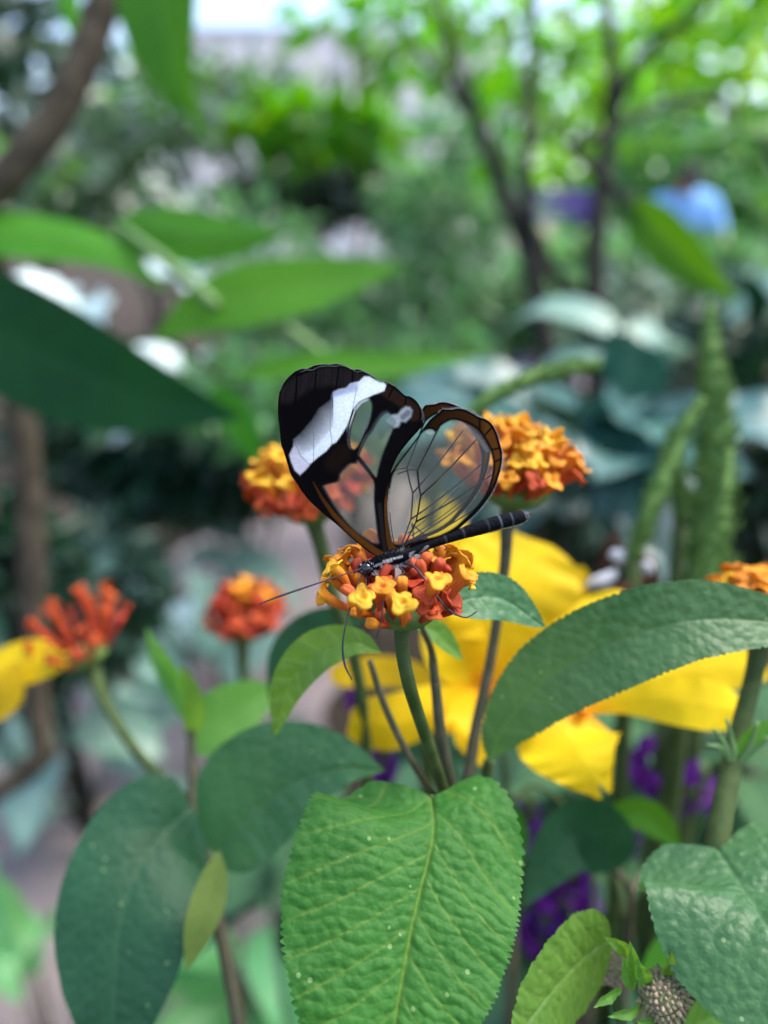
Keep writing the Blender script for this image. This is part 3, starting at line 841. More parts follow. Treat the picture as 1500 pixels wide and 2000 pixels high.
leaf(ws, [(120, -110, .42), (140, 0, .42), (150, 100, .42)], 32, 'leaftreel', fold=.2, roll=-.5, **LK)
leaf(ws, [(-140, 430, .40), (40, 452, .39), (200, 485, .38), (330, 570, .375)], 62, 'leaftreel', fold=-.15, roll=.5, **LK)
leaf(ws, [(225, 430, .39), (320, 448, .37), (440, 462, .36), (565, 455, .35)], 62, 'leafmid', fold=-.2, roll=.2, **LK)
leaf(ws, [(300, 665, .36), (420, 595, .355), (580, 562, .35), (690, 540, .35), (790, 520, .35)], 66, 'leaftreel', fold=.12, roll=.2, table=LANCE, **LK)
leaf(ws, [(440, 738, .36), (580, 716, .355), (760, 712, .35), (945, 696, .35)], 31, 'leaftreel', fold=.15, roll=.3, table=LANCE, **LK)
leaf(ws, [(-140, 560, .34), (60, 680, .33), (260, 765, .32), (480, 818, .32)], 118, 'leaftreed', fold=.1, roll=-.25, **LK)
leaf(ws, [(410, 760, .42), (470, 830, .42), (505, 915, .43)], 34, 'leafmid', fold=.1, roll=.2, **LK)
stem(ws, [(228, 435, .392), (270, 468, .375), (340, 522, .355), (425, 598, .35)], [6, 8, 11, 11], 'stemlight', 'petiole', 10, 20)
stem(ws, [(560, 640, .45), (630, 690, .45), (680, 730, .45)], [9, 9, 8], 'stemlight', 'petiole', 8, 12)
stem(ws, [(-60, 480, .41), (60, 462, .41), (228, 435, .393)], [7, 7, 6], 'stem', 'petiole', 8, 14)
stem(ws, [(-60, 640, .4), (120, 690, .4), (310, 662, .365), (440, 740, .362)], [6, 6, 6, 5], 'stem', 'petiole', 8, 20)

# long leaf on a dark twig, right
rs = empty('climbing_shrub', P(1330, 700, .6), 'thin twig with a long drooping green leaf above the spikes', 'shrub')
rs.location.z = 0
stem(rs, [(1110, 285, .62), (1190, 360, .61), (1260, 430, .6)], [8, 10, 9], 'barkdark', 'twig', 8, 16)
leaf(rs, [(1230, 395, .6), (1290, 460, .59), (1360, 530, .58), (1445, 590, .57)], 46, 'leafmid', fold=.3, roll=-.5, nu=40, nv=17)
leaf(rs, [(1440, 250, .7), (1500, 235, .7), (1590, 230, .7)], 36, 'leaftreel', fold=.2, roll=.2, nu=24, nv=11)
stem(rs, [(1110, 285, .62), (1400, 200, .75), (1560, 420, .85), (1590, 800, .9)], [8, 9, 12, 14], 'barkdark', 'twig', 8, 24)
q = P(1590, 800, .9)
V, Fc = tube([q, Vector((q.x, q.y, q.z * .5)), Vector((q.x, q.y, -.02))], [.008, .01, .012], 8, 12)
part('trunk', V, Fc, M['barkdark'], rs)

# ================================================================== green flower spikes
def spike(parent, pts, r_px, seed, dens=1.0):
    """fleshy spike: a tapering core set with small pointed bracts"""
    rng = np.random.default_rng(seed)
    d0 = DM(pts[0][2]); s = d0 / F
    c = spline(px_line(pts), 60)
    r = np.interp(np.linspace(0, 1, 60), np.linspace(0, 1, len(r_px)), r_px) * s
    V, Fc = tube(px_line(pts), [q * s * .72 for q in r_px], 10, 60)
    o = part('spike', V, Fc, M['spike'], parent)
    L = np.linalg.norm(np.diff(c, axis=0), axis=1).sum()
    n = int(L / (0.0011) * 3.2 * dens)
    tan = nrm(np.gradient(c, axis=0)); ref = np.array([.3, .2, .93])
    x = nrm(np.cross(tan, ref)); y = np.cross(tan, x)
    BV, BF = [], []
    for i in range(n):
        f = i / n; k = f * 59; a = i * 2.39996 + rng.normal() * .5
        j = int(np.clip(k + rng.normal() * .5, 0, 59))
        ct = c[j]; rr = r[j]
        rad = x[j] * cos(a) + y[j] * sin(a)
        side = np.cross(tan[j], rad)
        b = ct + rad * rr * .62
        L1 = rr * rng.uniform(.4, .8)
        tip = b + rad * L1 * .75 + tan[j] * L1 * .9
        w = rr * .26
        k0 = len(BV)
        m = b + rad * L1 * .45 + tan[j] * L1 * .3
        BV += [b + side * w * .6, b - side * w * .6, m + side * w, m - side * w, m + rad * w * .6, tip]
        BF += [(k0, k0 + 2, k0 + 4), (k0, k0 + 4, k0 + 1), (k0 + 1, k0 + 4, k0 + 3), (k0 + 2, k0 + 5, k0 + 4), (k0 + 4, k0 + 5, k0 + 3)]
    # bracts too small to pick apart: joined
    b = part('bracts', np.array(BV), BF, M['spike'], o)
    tag(b, kind='stuff')
    return o


sp = empty('spike_plant', P(1370, 1200, .18), 'plant with upright fuzzy green flower spikes behind the long lantana leaf', 'plant')
sp.location.z = 0
spike(sp, [(1370, 1260, .19), (1385, 1040, .19), (1400, 850, .192), (1392, 720, .195), (1385, 600, .2)], [52, 52, 40, 28, 14], 71)
spike(sp, [(1235, 1090, .175), (1275, 985, .175), (1320, 870, .178), (1370, 780, .18)], [21, 25, 24, 15], 72)
spike(sp, [(1330, 1010, .2), (1322, 920, .2), (1308, 835, .2)], [22, 20, 12], 73)
spike(sp, [(1350, 1200, .172), (1400, 1030, .175), (1425, 880, .18)], [34, 30, 12], 74)
a0 = P(1370, 1260, .19)
to_ground(sp, a0, .0045, 'stem'); to_ground(sp, P(1235, 1090, .175), .0025, 'stem', (.03, .02)); to_ground(sp, P(1330, 1010, .2), .0025, 'stem', (.02, .01)); to_ground(sp, P(1350, 1200, .172), .003, 'stem', (.01, .01))
sp2 = empty('spike_plant', P(905, 830, .18), 'pale green spike bending over towards the sapling above the orange head', 'plant')
sp2.location.z = 0
spike(sp2, [(890, 850, .178), (945, 785, .178), (1040, 738, .18), (1110, 720, .182), (1170, 712, .185)], [16, 19, 21, 21, 14], 75)
q = P(890, 850, .178)
V, Fc = tube([q, P(850, 960, .18), P(830, 1200, .19), P(835, 1500, .2), Vector((P(835, 1500, .2).x, P(835, 1500, .2).y, -.02))], [.0019, .002, .0022, .0026, .004], 10, 40)
part('stem', V, Fc, M['stem'], sp2)

# ================================================================== lantana
RED = np.array([0.48, 0.04, 0.018]); PINK = np.array([0.55, 0.075, 0.045]); ORG = np.array([0.74, 0.17, 0.012]); AMB = np.array([0.80, 0.32, 0.014]); YLW = np.array([0.84, 0.47, 0.025])


def floret_mesh(name, tubecol, limbcol, throat, open_=1.0, lobes=4, seed=0, lobe=0.30):
    """one floret along +Z, unit length: a bent tube swelling upwards into a ruffled limb"""
    rng = np.random.default_rng(seed)
    n = 24
    a = np.linspace(0, 2 * pi, n, endpoint=False)
    ph0 = rng.uniform(0, 6)
    lob = np.clip(0.55 + 0.6 * np.cos(lobes * a + ph0) + 0.18 * np.cos(3 * a + rng.uniform(0, 6)), 0, 1) ** 0.6
    size = 1 + 0.22 * np.cos(a + rng.uniform(0, 6))
    V, C = [], []
    if open_ > .3:
        rings = [(0, .05, 0, 0), (.2, .058, 0, 0), (.42, .082, 0, .05), (.6, .115, 0, .2), (.74, .135, 0, .45), (.85, .14, .05, .75),
                 (.91, .185, .3, .95), (.945, .245, .7, 1), (.95, .295, 1, 1), (.93, .325, 1.15, .93), (.915, .318, 1.15, .93), (.93, .24, .9, 1), (.945, .15, .3, 1), (.93, .085, 0, 1), (.86, .05, 0, 1.2)]
    else:
        rings = [(0, .05, 0, 0), (.25, .062, 0, 0), (.5, .085, 0, .15), (.68, .105, .1, .45), (.8, .135, .3, .75), (.88, .155, .5, .95), (.94, .14, .7, 1), (.985, .09, .7, 1), (.99, .045, .4, 1), (.975, .01, 0, 1)]
    ruf = np.convolve(np.tile(rng.normal(size=n), 3), [.25, .5, .25], 'same')[n:2 * n]
    fold2 = np.cos(2 * a + rng.uniform(0, 6))
    bend = rng.uniform(-.16, .16, 2)
    for k, (h, r, lb, m) in enumerate(rings):
        rr = r * (1 - min(lb, 1) * .36 * (1 - lob)) * (1 + (size - 1) * min(lb, 1))
        hh = h + lb * (.035 * ruf + .05 * fold2 + .03 * (lob - .5)) * (open_ > .3)
        bx, by = bend[0] * sin(pi * h * .9), bend[1] * sin(pi * h * .9)
        V.append(np.column_stack([rr * np.cos(a) + bx, rr * np.sin(a) + by, hh]))
        c = tubecol * (1 - m) + limbcol * m if m <= 1 else throat
        C.append(np.tile(c, (n, 1)) * (1 + .07 * ruf[:, None] * lb))
    V = np.vstack(V); C = np.clip(np.vstack(C), 0, 1)
    Fc = []
    for i in range(len(rings) - 1):
        for j in range(n):
            k = (j + 1) % n
            Fc.append((i * n + j, i * n + k, (i + 1) * n + k, (i + 1) * n + j))
    Fc.append(tuple((len(rings) - 1) * n + j for j in range(n)))
    return mesh_data(name, V, Fc, M['floret'], True, None, {'col': C})


FM = {'y': [], 'o': [], 'r': [], 'b': [], 'd': []}
for i in range(5):
    FM['y'].append(floret_mesh('floret', ORG * .85 + RED * .15, YLW, YLW * np.array([1, .8, .6]), 1, 4 + i % 2, 100 + i))
    FM['o'].append(floret_mesh('floret', RED * .6 + ORG * .4, AMB, ORG, 1, 4 + i % 2, 200 + i))
    FM['r'].append(floret_mesh('floret', RED, ORG * .25 + RED * .75, RED, 1, 4 + i % 2, 300 + i))
    FM['b'].append(floret_mesh('floret', PINK, PINK * .6 + ORG * .4, RED, 0, 4, 400 + i))
    FM['d'].append(floret_mesh('floret', RED * .8, AMB * .6 + ORG * .4, RED, 0, 4, 500 + i))


def put_floret(head, kind, base, tip, seed):
    rng = random.Random(seed)
    v = tip - base
    q = v.to_track_quat('Z', 'Y').to_matrix() @ Matrix.Rotation(rng.uniform(0, 6.28), 3, 'Z')
    L = v.length
    w = FLW * FS / L
    m = Matrix.Translation(base) @ q.to_4x4() @ Matrix.Diagonal((L * w, L * w, L, 1))
    o = link('floret', rng.choice(FM[kind]), head)
    o.matrix_basis = world_inv(head) @ m
    return o


FLW = 0.0061
FS = 1.0


def head(parent, px, py, d, rx, foot, rings, seed, tilt=0.0, flat=0.55, axis=None, name='flower_head', front=None):
    """flower head: green receptacle at `foot` (px, py, d), florets fanning to a flattened dome of radius rx px"""
    global FS
    FS = DM(d) / d
    rng = random.Random(seed)
    s = DM(d) / F
    C = P(px, py, d); B = P(*foot)
    R = rx * s
    ax = (C - B).normalized() if axis is None else Vector(axis).normalized()
    # receptacle: a small flared cup with pointed bracts
    q = ax.to_track_quat('Z', 'Y').to_matrix()
    V, Fc = [], []
    n = 18
    prof_ = [(-.16, .12), (-.05, .2), (.08, .42), (.2, .46), (.3, .44), (.38, .22), (.4, .02)]
    for h, r in prof_:
        for j in range(n):
            a = 2 * pi * j / n
            k = 1 + (.16 if (j % 3 == 0 and .1 < h < .35) else 0)
            V.append(B + q @ Vector((R * r * k * cos(a), R * r * k * sin(a), R * h * .9)))
    for i in range(len(prof_) - 1):
        for j in range(n):
            k = (j + 1) % n
            Fc.append((i * n + j, i * n + k, (i + 1) * n + k, (i + 1) * n + j))
    h = part(name, V, Fc, M['receptacle'], parent)
    # a placed head's floret world space starts from the receptacle
    for el, cnt, kinds, rad, off in rings:
        for i in range(cnt):
            a = 2 * pi * (i + off) / cnt + rng.uniform(-.12, .12)
            e = radians(el) + rng.uniform(-.09, .09)
            rr = R * rad * rng.uniform(.93, 1.06)
            loc = Vector((cos(a) * cos(e) * rr, sin(a) * cos(e) * rr, sin(e) * rr * flat))
            tip = C + q @ loc
            bs = B + q @ Vector((cos(a) * R * .38, sin(a) * R * .38, R * .12))
            kd = rng.choice(kinds)
            if front and (tip - C).dot(FWD) < -.25 * R:
                kd = rng.choice(front)
                tip = bs.lerp(tip, rng.uniform(.72, .9))
            put_floret(h, kd, bs, tip, rng.random())
    return h


# ---- main plant under the butterfly
lp = empty('lantana_plant', P(880, 1560, .128), 'lantana with the butterfly on its orange and red head and a large serrated leaf', 'lantana')
lp.location.z = 0
hd = head(lp, 780, 1132, .1135, 150, (787, 1205, .1135),
          [(8, 14, 'ooy', 1.0, .25), (28, 15, 'ooyd', .98, 0), (48, 13, 'oddb', .88, .5), (66, 9, 'bbb', .78, 0), (82, 5, 'b', .72, 0)], 3, axis=(-0.03, -0.12, 1), flat=.5, front='rddbb')
# the florets at the front, one by one
def fl(kind, base, tip, seed):
    put_floret(hd, kind, P(*base), P(*tip), seed)
fl('y', (788, 1222, .105), (783, 1166, .0995), 1)
fl('y', (702, 1206, .106), (712, 1156, .1005), 2)
fl('o', (828, 1200, .106), (858, 1122, .102), 3)
fl('o', (868, 1192, .108), (922, 1118, .106), 4)
fl('o', (740, 1205, .106), (748, 1140, .102), 5)
fl('d', (785, 1190, .107), (782, 1126, .104), 6)
fl('y', (690, 1170, .11), (640, 1108, .109), 7)
fl('o', (695, 1165, .113), (668, 1083, .113), 8)
fl('r', (860, 1180, .109), (838, 1150, .103), 9)
fl('o', (850, 1160, .118), (905, 1078, .118), 10)
for k, (bx_, by_, tx_, ty_) in enumerate(((815, 1150, 824, 1088), (822, 1150, 842, 1079), (830, 1152, 860, 1090), (815, 1155, 836, 1104), (826, 1158, 856, 1112), (806, 1158, 815, 1110), (836, 1155, 876, 1104), (800, 1160, 800, 1122), (770, 1165, 762, 1128))):
    fl('b', (bx_, by_, .1135), (tx_, ty_, .1125 - .0012 * (k % 3)), 40 + k)
stem(lp, [(787, 1212, .1135), (785, 1260, .1135), (800, 1340, .115), (832, 1440, .121), (876, 1570, .131)], [17, 14, 14, 14, 14], 'stem')
stem(lp, [(850, 1330, .127), (862, 1440, .128), (884, 1550, .13)], [10, 12, 13], 'stembrown')
stem(lp, [(722, 1290, .128), (752, 1380, .128), (795, 1470, .128), (850, 1560, .13)], [6, 7, 7, 8], 'stembrown')
stem(lp, [(850, 1330, .127), (842, 1270, .126), (820, 1215, .122)], [10, 7, 5], 'stembrown')
to_ground(lp, P(880, 1550, .129), .0021)
HK = dict(teeth=58, tooth=.05)
leaf(lp, [(842, 1556, .1215), (846, 1635, .117), (810, 1790, .1105), (772, 2000, .1035), (745, 2230, .1)], 238, 'hero', table=CORDATE, fold=.16, cup=-.12,
     cord=.27, nu=330, nv=190, pucker=.024, nsec=9, slope=1.05, ladder=11, left=.83, right=1.13, wave=.03, **HK)
stem(lp, [(876, 1572, .131), (862, 1564, .1265), (842, 1556, .1217)], [6, 5, 4], 'stem', 'petiole', 8, 10)
leaf(lp, [(955, 1490, .1335), (978, 1430, .131), (1060, 1335, .127), (1180, 1265, .124), (1330, 1215, .122), (1480, 1212, .122), (1640, 1240, .124)], 84, 'leaf',
     table=LANCE, fold=.3, roll=.3, nu=150, nv=50, teeth=60, tooth=.07, pucker=.025, nsec=9, slope=1.3, ladder=6, seed=2)
stem(lp, [(918, 1590, .133), (945, 1540, .134), (955, 1485, .1335)], [12, 11, 11], 'stem', 'petiole')
leaf(lp, [(850, 1195, .117), (905, 1172, .119), (980, 1170, .121), (1066, 1226, .122)], 46, 'leaf', fold=.2, roll=.35, nu=90, nv=36, teeth=30, tooth=.07, pucker=.05, table=LANCE, seed=3)
leaf(lp, [(745, 1275, .123), (690, 1255, .124), (620, 1275, .125), (565, 1340, .126), (536, 1440, .127)], 42, 'leafyoung', fold=.3, roll=-.35, nu=90, nv=30, table=LANCE, pucker=.06, teeth=26, tooth=.05, seed=4)
leaf(lp, [(715, 1200, .155), (640, 1230, .155), (575, 1280, .155), (530, 1385, .155)], 52, 'leafdark', fold=.1, roll=-.1, nu=50, nv=24, table=LANCE, seed=5)
leaf(lp, [(868, 1545, .14), (820, 1600, .15), (740, 1680, .16)], 60, 'leafdark', fold=.1, roll=.3, nu=30, nv=16, seed=6)
leaf(lp, [(800, 1215, .124), (850, 1235, .126), (905, 1290, .128)], 24, 'leafyoung', fold=.3, roll=.6, nu=40, nv=18, table=LANCE, seed=7)

# ---- lantana heads behind
OLD = [(5, 12, 'ooy', 1.0, 0), (28, 11, 'ooyr', 1.0, .4), (52, 8, 'oydr', 1.0, 0), (75, 5, 'ddy', 1.0, 0)]
FLW = 0.0066
l2 = empty('lantana_plant', P(690, 1420, .155), 'lantana stem with an orange-red head half hidden by the dark forewing', 'lantana')
l2.location.z = 0
head(l2, 604, 938, .15, 128, (614, 1008, .15), [(-6, 14, 'rrrd', .93, 0), (16, 15, 'rro', 1.0, .4), (40, 13, 'yyo', 1.0, 0), (64, 9, 'yyo', 1.0, 0), (84, 4, 'y', 1.0, 0)], 12, flat=.62, axis=(-.12, -.1, 1))
stem(l2, [(608, 1008, .15), (625, 1060, .15), (650, 1160, .151), (690, 1280, .153), (715, 1440, .157), (718, 1650, .16)], [19, 15, 14, 13, 12, 12], 'stem')
to_ground(l2, P(718, 1650, .16), .0016)
l3 = empty('lantana_plant', P(920, 1500, .14), 'lantana with a yellow-orange head on a tall thin stem beside the hindwing', 'lantana')
l3.location.z = 0
head(l3, 998, 890, .136, 138, (998, 978, .136), [(-12, 13, 'rrd', .8, 0), (6, 16, 'oor', 1.0, .4), (30, 15, 'yoo', 1.0, 0), (54, 11, 'yyo', 1.0, 0), (76, 7, 'yo', 1.0, 0)], 14, flat=.48, axis=(.1, -.1, 1))
stem(l3, [(998, 976, .136), (990, 1030, .136), (985, 1110, .136), (958, 1290, .136), (930, 1420, .135), (912, 1540, .134)], [22, 13, 11, 10, 11, 12], 'stembrown')
to_ground(l3, P(912, 1540, .134), .0013)

# ---- left plant with the spent red head
FLW = 0.0052
l4 = empty('lantana_plant', P(430, 1900, .15), 'lantana with a spent red head on a long side stalk and a large dark leaf', 'lantana')
l4.location.z = 0
head(l4, 150, 1228, .19, 92, (178, 1292, .19), [(6, 11, 'rr', 1.1, 0), (30, 9, 'rr', 1.15, .4), (58, 5, 'r', 1.1, 0)], 15, flat=.75, axis=(-.35, -.1, 1))
stem(l4, [(178, 1296, .19), (205, 1370, .185), (260, 1460, .175), (330, 1535, .165), (378, 1572, .155)], [16, 10, 9, 9, 9], 'stem')
stem(l4, [(478, 2060, .145), (455, 1940, .147), (425, 1790, .15), (400, 1660, .152), (378, 1570, .155), (374, 1450, .16), (365, 1380, .165)], [15, 14, 13, 12, 12, 11, 9], 'stembrown')
to_ground(l4, P(478, 2060, .145), .0016)
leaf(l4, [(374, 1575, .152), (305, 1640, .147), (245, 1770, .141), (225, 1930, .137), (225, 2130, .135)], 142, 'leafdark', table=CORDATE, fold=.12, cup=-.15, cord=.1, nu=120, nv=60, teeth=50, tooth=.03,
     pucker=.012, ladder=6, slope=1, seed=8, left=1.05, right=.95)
leaf(l4, [(412, 1664, .150), (480, 1600, .146), (570, 1530, .142), (660, 1500, .139), (752, 1505, .137)], 116, 'leaf', fold=.16, roll=.5, nu=90, nv=50, table=OVATE, pucker=.04, teeth=34, tooth=.035, seed=9, left=1.25, right=.8)
leaf(l4, [(428, 1660, .140), (412, 1740, .138), (390, 1810, .136), (364, 1896, .135)], 34, 'leafolive', fold=.15, roll=.2, nu=50, nv=20, table=LANCE, seed=10)
leaf(l4, [(378, 1470, .17), (430, 1410, .172), (490, 1370, .174), (560, 1345, .176)], 58, 'leafyoung', fold=.2, roll=.3, nu=40, nv=20, seed=11)
leaf(l4, [(372, 1420, .165), (345, 1340, .166), (310, 1280, .167), (285, 1225, .168)], 24, 'leafyoung', fold=.3, roll=.3, nu=40, nv=16, table=LANCE, seed=12)
leaf(l4, [(376, 1440, .162), (378, 1380, .158), (362, 1320, .156), (350, 1300, .155)], 22, 'leafyoung', fold=.3, roll=-.4, nu=40, nv=16, table=LANCE, seed=13)
leaf(l4, [(380, 1565, .156), (410, 1500, .158), (445, 1450, .16)], 12, 'leafyoung', fold=.3, roll=.4, nu=24, nv=10, table=LANCE, seed=14)

l5 = empty('lantana_plant', P(470, 1500, .23), 'lantana with a rounded red head standing against the path', 'lantana')
l5.location.z = 0
FLW = 0.0085
head(l5, 484, 1188, .215, 78, (474, 1245, .215), [(3, 10, 'rr', 1.0, 0), (28, 9, 'r', 1.0, .4), (52, 7, 'rro', 1.0, 0), (78, 4, 'o', 1.0, 0)], 16, flat=.7, axis=(0, -.1, 1))
stem(l5, [(474, 1250, .215), (478, 1330, .216), (520, 1470, .22), (640, 1640, .23)], [14, 10, 9, 9], 'stem')
to_ground(l5, P(640, 1640, .23), .0014, lean=(.03, 0))

# ---- right-edge plant
l6 = empty('lantana_plant', P(1400, 1700, .13), 'lantana with a thick green stem, an amber head and a broad downy leaf', 'lantana')
l6.location.z = 0
FLW = 0.0075
head(l6, 1490, 1165, .136, 96, (1488, 1235, .136), [(8, 12, 'oo', 1.0, 0), (32, 10, 'oy', 1.0, .4), (56, 7, 'oo', 1.0, 0), (78, 4, 'o', 1.0, 0)], 17, flat=.5, axis=(0, -.1, 1))
stem(l6, [(1488, 1240, .136), (1472, 1320, .135), (1444, 1430, .133), (1420, 1540, .13), (1398, 1665, .127), (1375, 1850, .128)], [20, 17, 18, 20, 21, 20], 'stem')
to_ground(l6, P(1375, 1850, .128), .002)
leaf(l6, [(1400, 1655, .126), (1445, 1725, .121), (1510, 1825, .114), (1590, 1960, .108), (1680, 2140, .104)], 215, 'leaf', table=CORDATE, fold=.14, cup=-.1, cord=.25, nu=150, nv=80, teeth=54, tooth=.035,
     pucker=.022, ladder=9, slope=1, nsec=8, seed=15, roll=-.15)
for k, (x, y) in enumerate(((1395, 1425), (1420, 1405), (1480, 1410), (1505, 1440), (1380, 1455))):
    stem(l6, [(1432, 1500, .131), ((1432 + x) / 2 + 6, 1462, .13), (x, y, .129)], [5, 6, 3], 'stemlight', 'bract', 8, 10)
leaf(l6, [(1430, 1500, .131), (1470, 1440, .13), (1520, 1400, .129)], 18, 'leafyoung', fold=.3, roll=.3, nu=24, nv=10, table=LANCE, seed=16)

# ---- low right plant with bud heads
l7 = empty('budding_lantana', P(1200, 2050, .12), 'lantana shoot with round brownish bud heads and bright leaves', 'lantana')
l7.location.z = 0
def bud_head(parent, px, py, d, r, seed):
    rng = np.random.default_rng(seed)
    c = np.array(P(px, py, d)); R = r * DM(d) / F
    V, Fc = [], []
    n = 210
    for i in range(n):
        z = 1 - 2 * (i + .5) / n; a = i * 2.39996
        u = np.array([sqrt_(1 - z * z) * cos(a), sqrt_(1 - z * z) * sin(a), z])
        p = c + u * R * (.78 + .16 * rng.random())
        t1 = nrm(np.cross(u, [.3, .5, .8])); t2 = np.cross(u, t1)
        w = R * rng.uniform(.09, .16); h = R * rng.uniform(.04, .22)
        k = len(V)
        V += [p + t1 * w, p + t2 * w, p - t1 * w, p - t2 * w, p + u * h + t1 * w * .55, p + u * h + t2 * w * .55, p + u * h - t1 * w * .55, p + u * h - t2 * w * .55, p + u * h * 1.25]
        Fc += [(k, k + 1, k + 5, k + 4), (k + 1, k + 2, k + 6, k + 5), (k + 2, k + 3, k + 7, k + 6), (k + 3, k, k + 4, k + 7),
               (k + 4, k + 5, k + 8), (k + 5, k + 6, k + 8), (k + 6, k + 7, k + 8), (k + 7, k + 4, k + 8)]
    # round core under the bumps
    k = len(V)
    for i in range(9):
        for j in range(12):
            th = pi * i / 8; ph2 = 2 * pi * j / 12
            V.append(c + R * .84 * np.array([sin(th) * cos(ph2), sin(th) * sin(ph2), cos(th)]))
    for i in range(8):
        for j in range(12):
            Fc.append((k + i * 12 + j, k + (i + 1) * 12 + j, k + (i + 1) * 12 + (j + 1) % 12, k + i * 12 + (j + 1) % 12))
    return part('bud_head', V, Fc, M['budhead'], parent)
sqrt_ = math.sqrt
bud_head(l7, 1296, 1946, .1165, 48, 1)
bud_head(l7, 1200, 1885, .126, 38, 2)
stem(l7, [(1296, 1975, .117), (1280, 2040, .118), (1240, 2140, .12)], [12, 10, 10], 'stem')
stem(l7, [(1200, 1910, .126), (1215, 2000, .122), (1240, 2140, .12)], [12, 10, 10], 'stem')
to_ground(l7, P(1240, 2140, .12), .0016)
for a, b, c, w in (((1240, 1920), (1238, 1890), (1232, 1855), 9), ((1262, 1930), (1256, 1905), (1246, 1885), 10), ((1300, 1910), (1305, 1890), (1310, 1868), 9),
                   ((1325, 1935), (1340, 1925), (1352, 1918), 8), ((1215, 1930), (1190, 1945), (1170, 1960), 8), ((1255, 1960), (1235, 1975), (1200, 1980), 8),
                   ((1225, 1870), (1215, 1850), (1190, 1838), 9), ((1285, 1985), (1270, 1995), (1250, 1992), 8), ((1240, 1935), (1225, 1905), (1222, 1880), 8)):
    ex = (a[0] + (c[0] - a[0]) * 1.25, a[1] + (c[1] - a[1]) * 1.25)
    leaf(l7, [(*a, .1168), (*b, .1155), (*ex, .1145)], w * 1.5, 'leafyoung', name='bract', fold=.4, nu=20, nv=10, table=LANCE, wave=.2, seed=int(a[0]))
leaf(l7, [(1195, 1830, .124), (1130, 1880, .121), (1060, 1960, .117), (985, 2070, .113)], 112, 'leafyoung', fold=.12, cup=-.1, nu=110, nv=60, teeth=36, tooth=.045, pucker=.05, ladder=5, roll=.2, seed=17)
leaf(l7, [(1330, 2020, .124), (1390, 1985, .126), (1440, 1975, .127), (1500, 1995, .128)], 60, 'leafyoung', fold=.2, nu=60, nv=30, teeth=26, tooth=.05, pucker=.05, seed=18)
leaf(l7, [(1290, 1990, .15), (1330, 1900, .152), (1380, 1820, .154), (1400, 1740, .156)], 75, 'leafmid', fold=.2, roll=.2, nu=40, nv=20, seed=19)
stem(l7, [(1240, 2000, .14), (1300, 1920, .142), (1390, 1850, .145)], [7, 6, 4], 'stembrown')

# ---- darker leaves below the yellow flowers
l8 = empty('leafy_shoot', P(1100, 1800, .16), 'dark-leaved shoot under the drooping yellow petal', 'plant')
l8.location.z = 0
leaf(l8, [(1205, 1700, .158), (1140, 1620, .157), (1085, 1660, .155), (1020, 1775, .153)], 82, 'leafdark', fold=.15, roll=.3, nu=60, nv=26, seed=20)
leaf(l8, [(1000, 1560, .165), (990, 1640, .165), (960, 1760, .165)], 40, 'leafmid', fold=.2, nu=40, nv=18, table=LANCE, seed=21)
leaf(l8, [(1330, 1655, .17), (1260, 1590, .17), (1200, 1600, .17), (1150, 1650, .17)], 32, 'leafmid', fold=.2, nu=40, nv=18, table=LANCE, seed=22)
stem(l8, [(1205, 1700, .158), (1230, 1750, .16), (1225, 1900, .165)], [7, 8, 9], 'stembrown')
stem(l8, [(1330, 1655, .17), (1260, 1700, .17), (1230, 1750, .16)], [5, 5, 6], 'stembrown')
stem(l8, [(1000, 1560, .165), (1060, 1540, .17), (1180, 1660, .17), (1225, 1800, .165)], [5, 5, 6, 6], 'stem')
to_ground(l8, P(1225, 1900, .165), .0012)

# ================================================================== yellow flowers
y1 = empty('yellow_flower', P(960, 1420, .165), 'large yellow flower with an orange centre behind the thin brown stems', 'flower')
y1.location.z = 0
PK = dict(nu=60, nv=30, wave=.07)
petal(y1, [(948, 1345, .168), (965, 1250, .166), (1000, 1150, .165), (1030, 1050, .168)], 122, fold=.05, cup=.18, seed=1, **PK)
petal(y1, [(945, 1350, .168), (900, 1290, .166), (885, 1240, .165), (905, 1195, .166)], 62, fold=.05, cup=.2, seed=2, **PK)
petal(y1, [(950, 1350, .168), (860, 1385, .162), (770, 1415, .157), (682, 1412, .155)], 60, fold=-.1, cup=-.1, roll=.2, seed=3, **PK)
petal(y1, [(935, 1345, .17), (850, 1330, .174), (760, 1312, .178), (645, 1318, .18)], 30, fold=.05, roll=-.3, seed=4, **PK)
petal(y1, [(965, 1345, .17), (1040, 1240, .174), (1100, 1170, .178), (1150, 1120, .18)], 42, fold=.05, cup=.1, seed=5, **PK)
petal(y1, [(950, 1355, .168), (925, 1400, .163), (930, 1440, .16), (905, 1470, .159)], 62, fold=-.05, roll=.3, seed=6, **PK)
petal(y1, [(945, 1345, .171), (905, 1200, .176), (872, 1090, .18), (842, 975, .184)], 58, fold=.05, cup=.1, seed=16, **PK)
stem(y1, [(952, 1352, .17), (975, 1430, .18), (990, 1560, .185), (1000, 1800, .19)], [8, 7, 7, 7], 'stem')
to_ground(y1, P(1000, 1800, .19), .0018)
def centre(parent, px, py, d, r):
    c = np.array(P(px, py, d)); R = r * DM(d) / F
    V, C, Fc = [], [], []
    for i in range(8):
        for j in range(20):
            th = pi * .55 * i / 7; a = 2 * pi * j / 20
            rr = R * (1 + .12 * ((i + j) % 2))
            V.append(c + rr * (sin(th) * cos(a) * np.array(RIGHT) + sin(th) * sin(a) * np.array(UP) - cos(th) * np.array(FWD)))
            C.append(ORA * (.8 + .2 * ((i + j) % 2)))
    for i in range(7):
        for j in range(20):
            Fc.append((i * 20 + j, (i + 1) * 20 + j, (i + 1) * 20 + (j + 1) % 20, i * 20 + (j + 1) % 20))
    part('flower_centre', V, Fc, M['petal'], parent, colors={'col': np.array(C)})
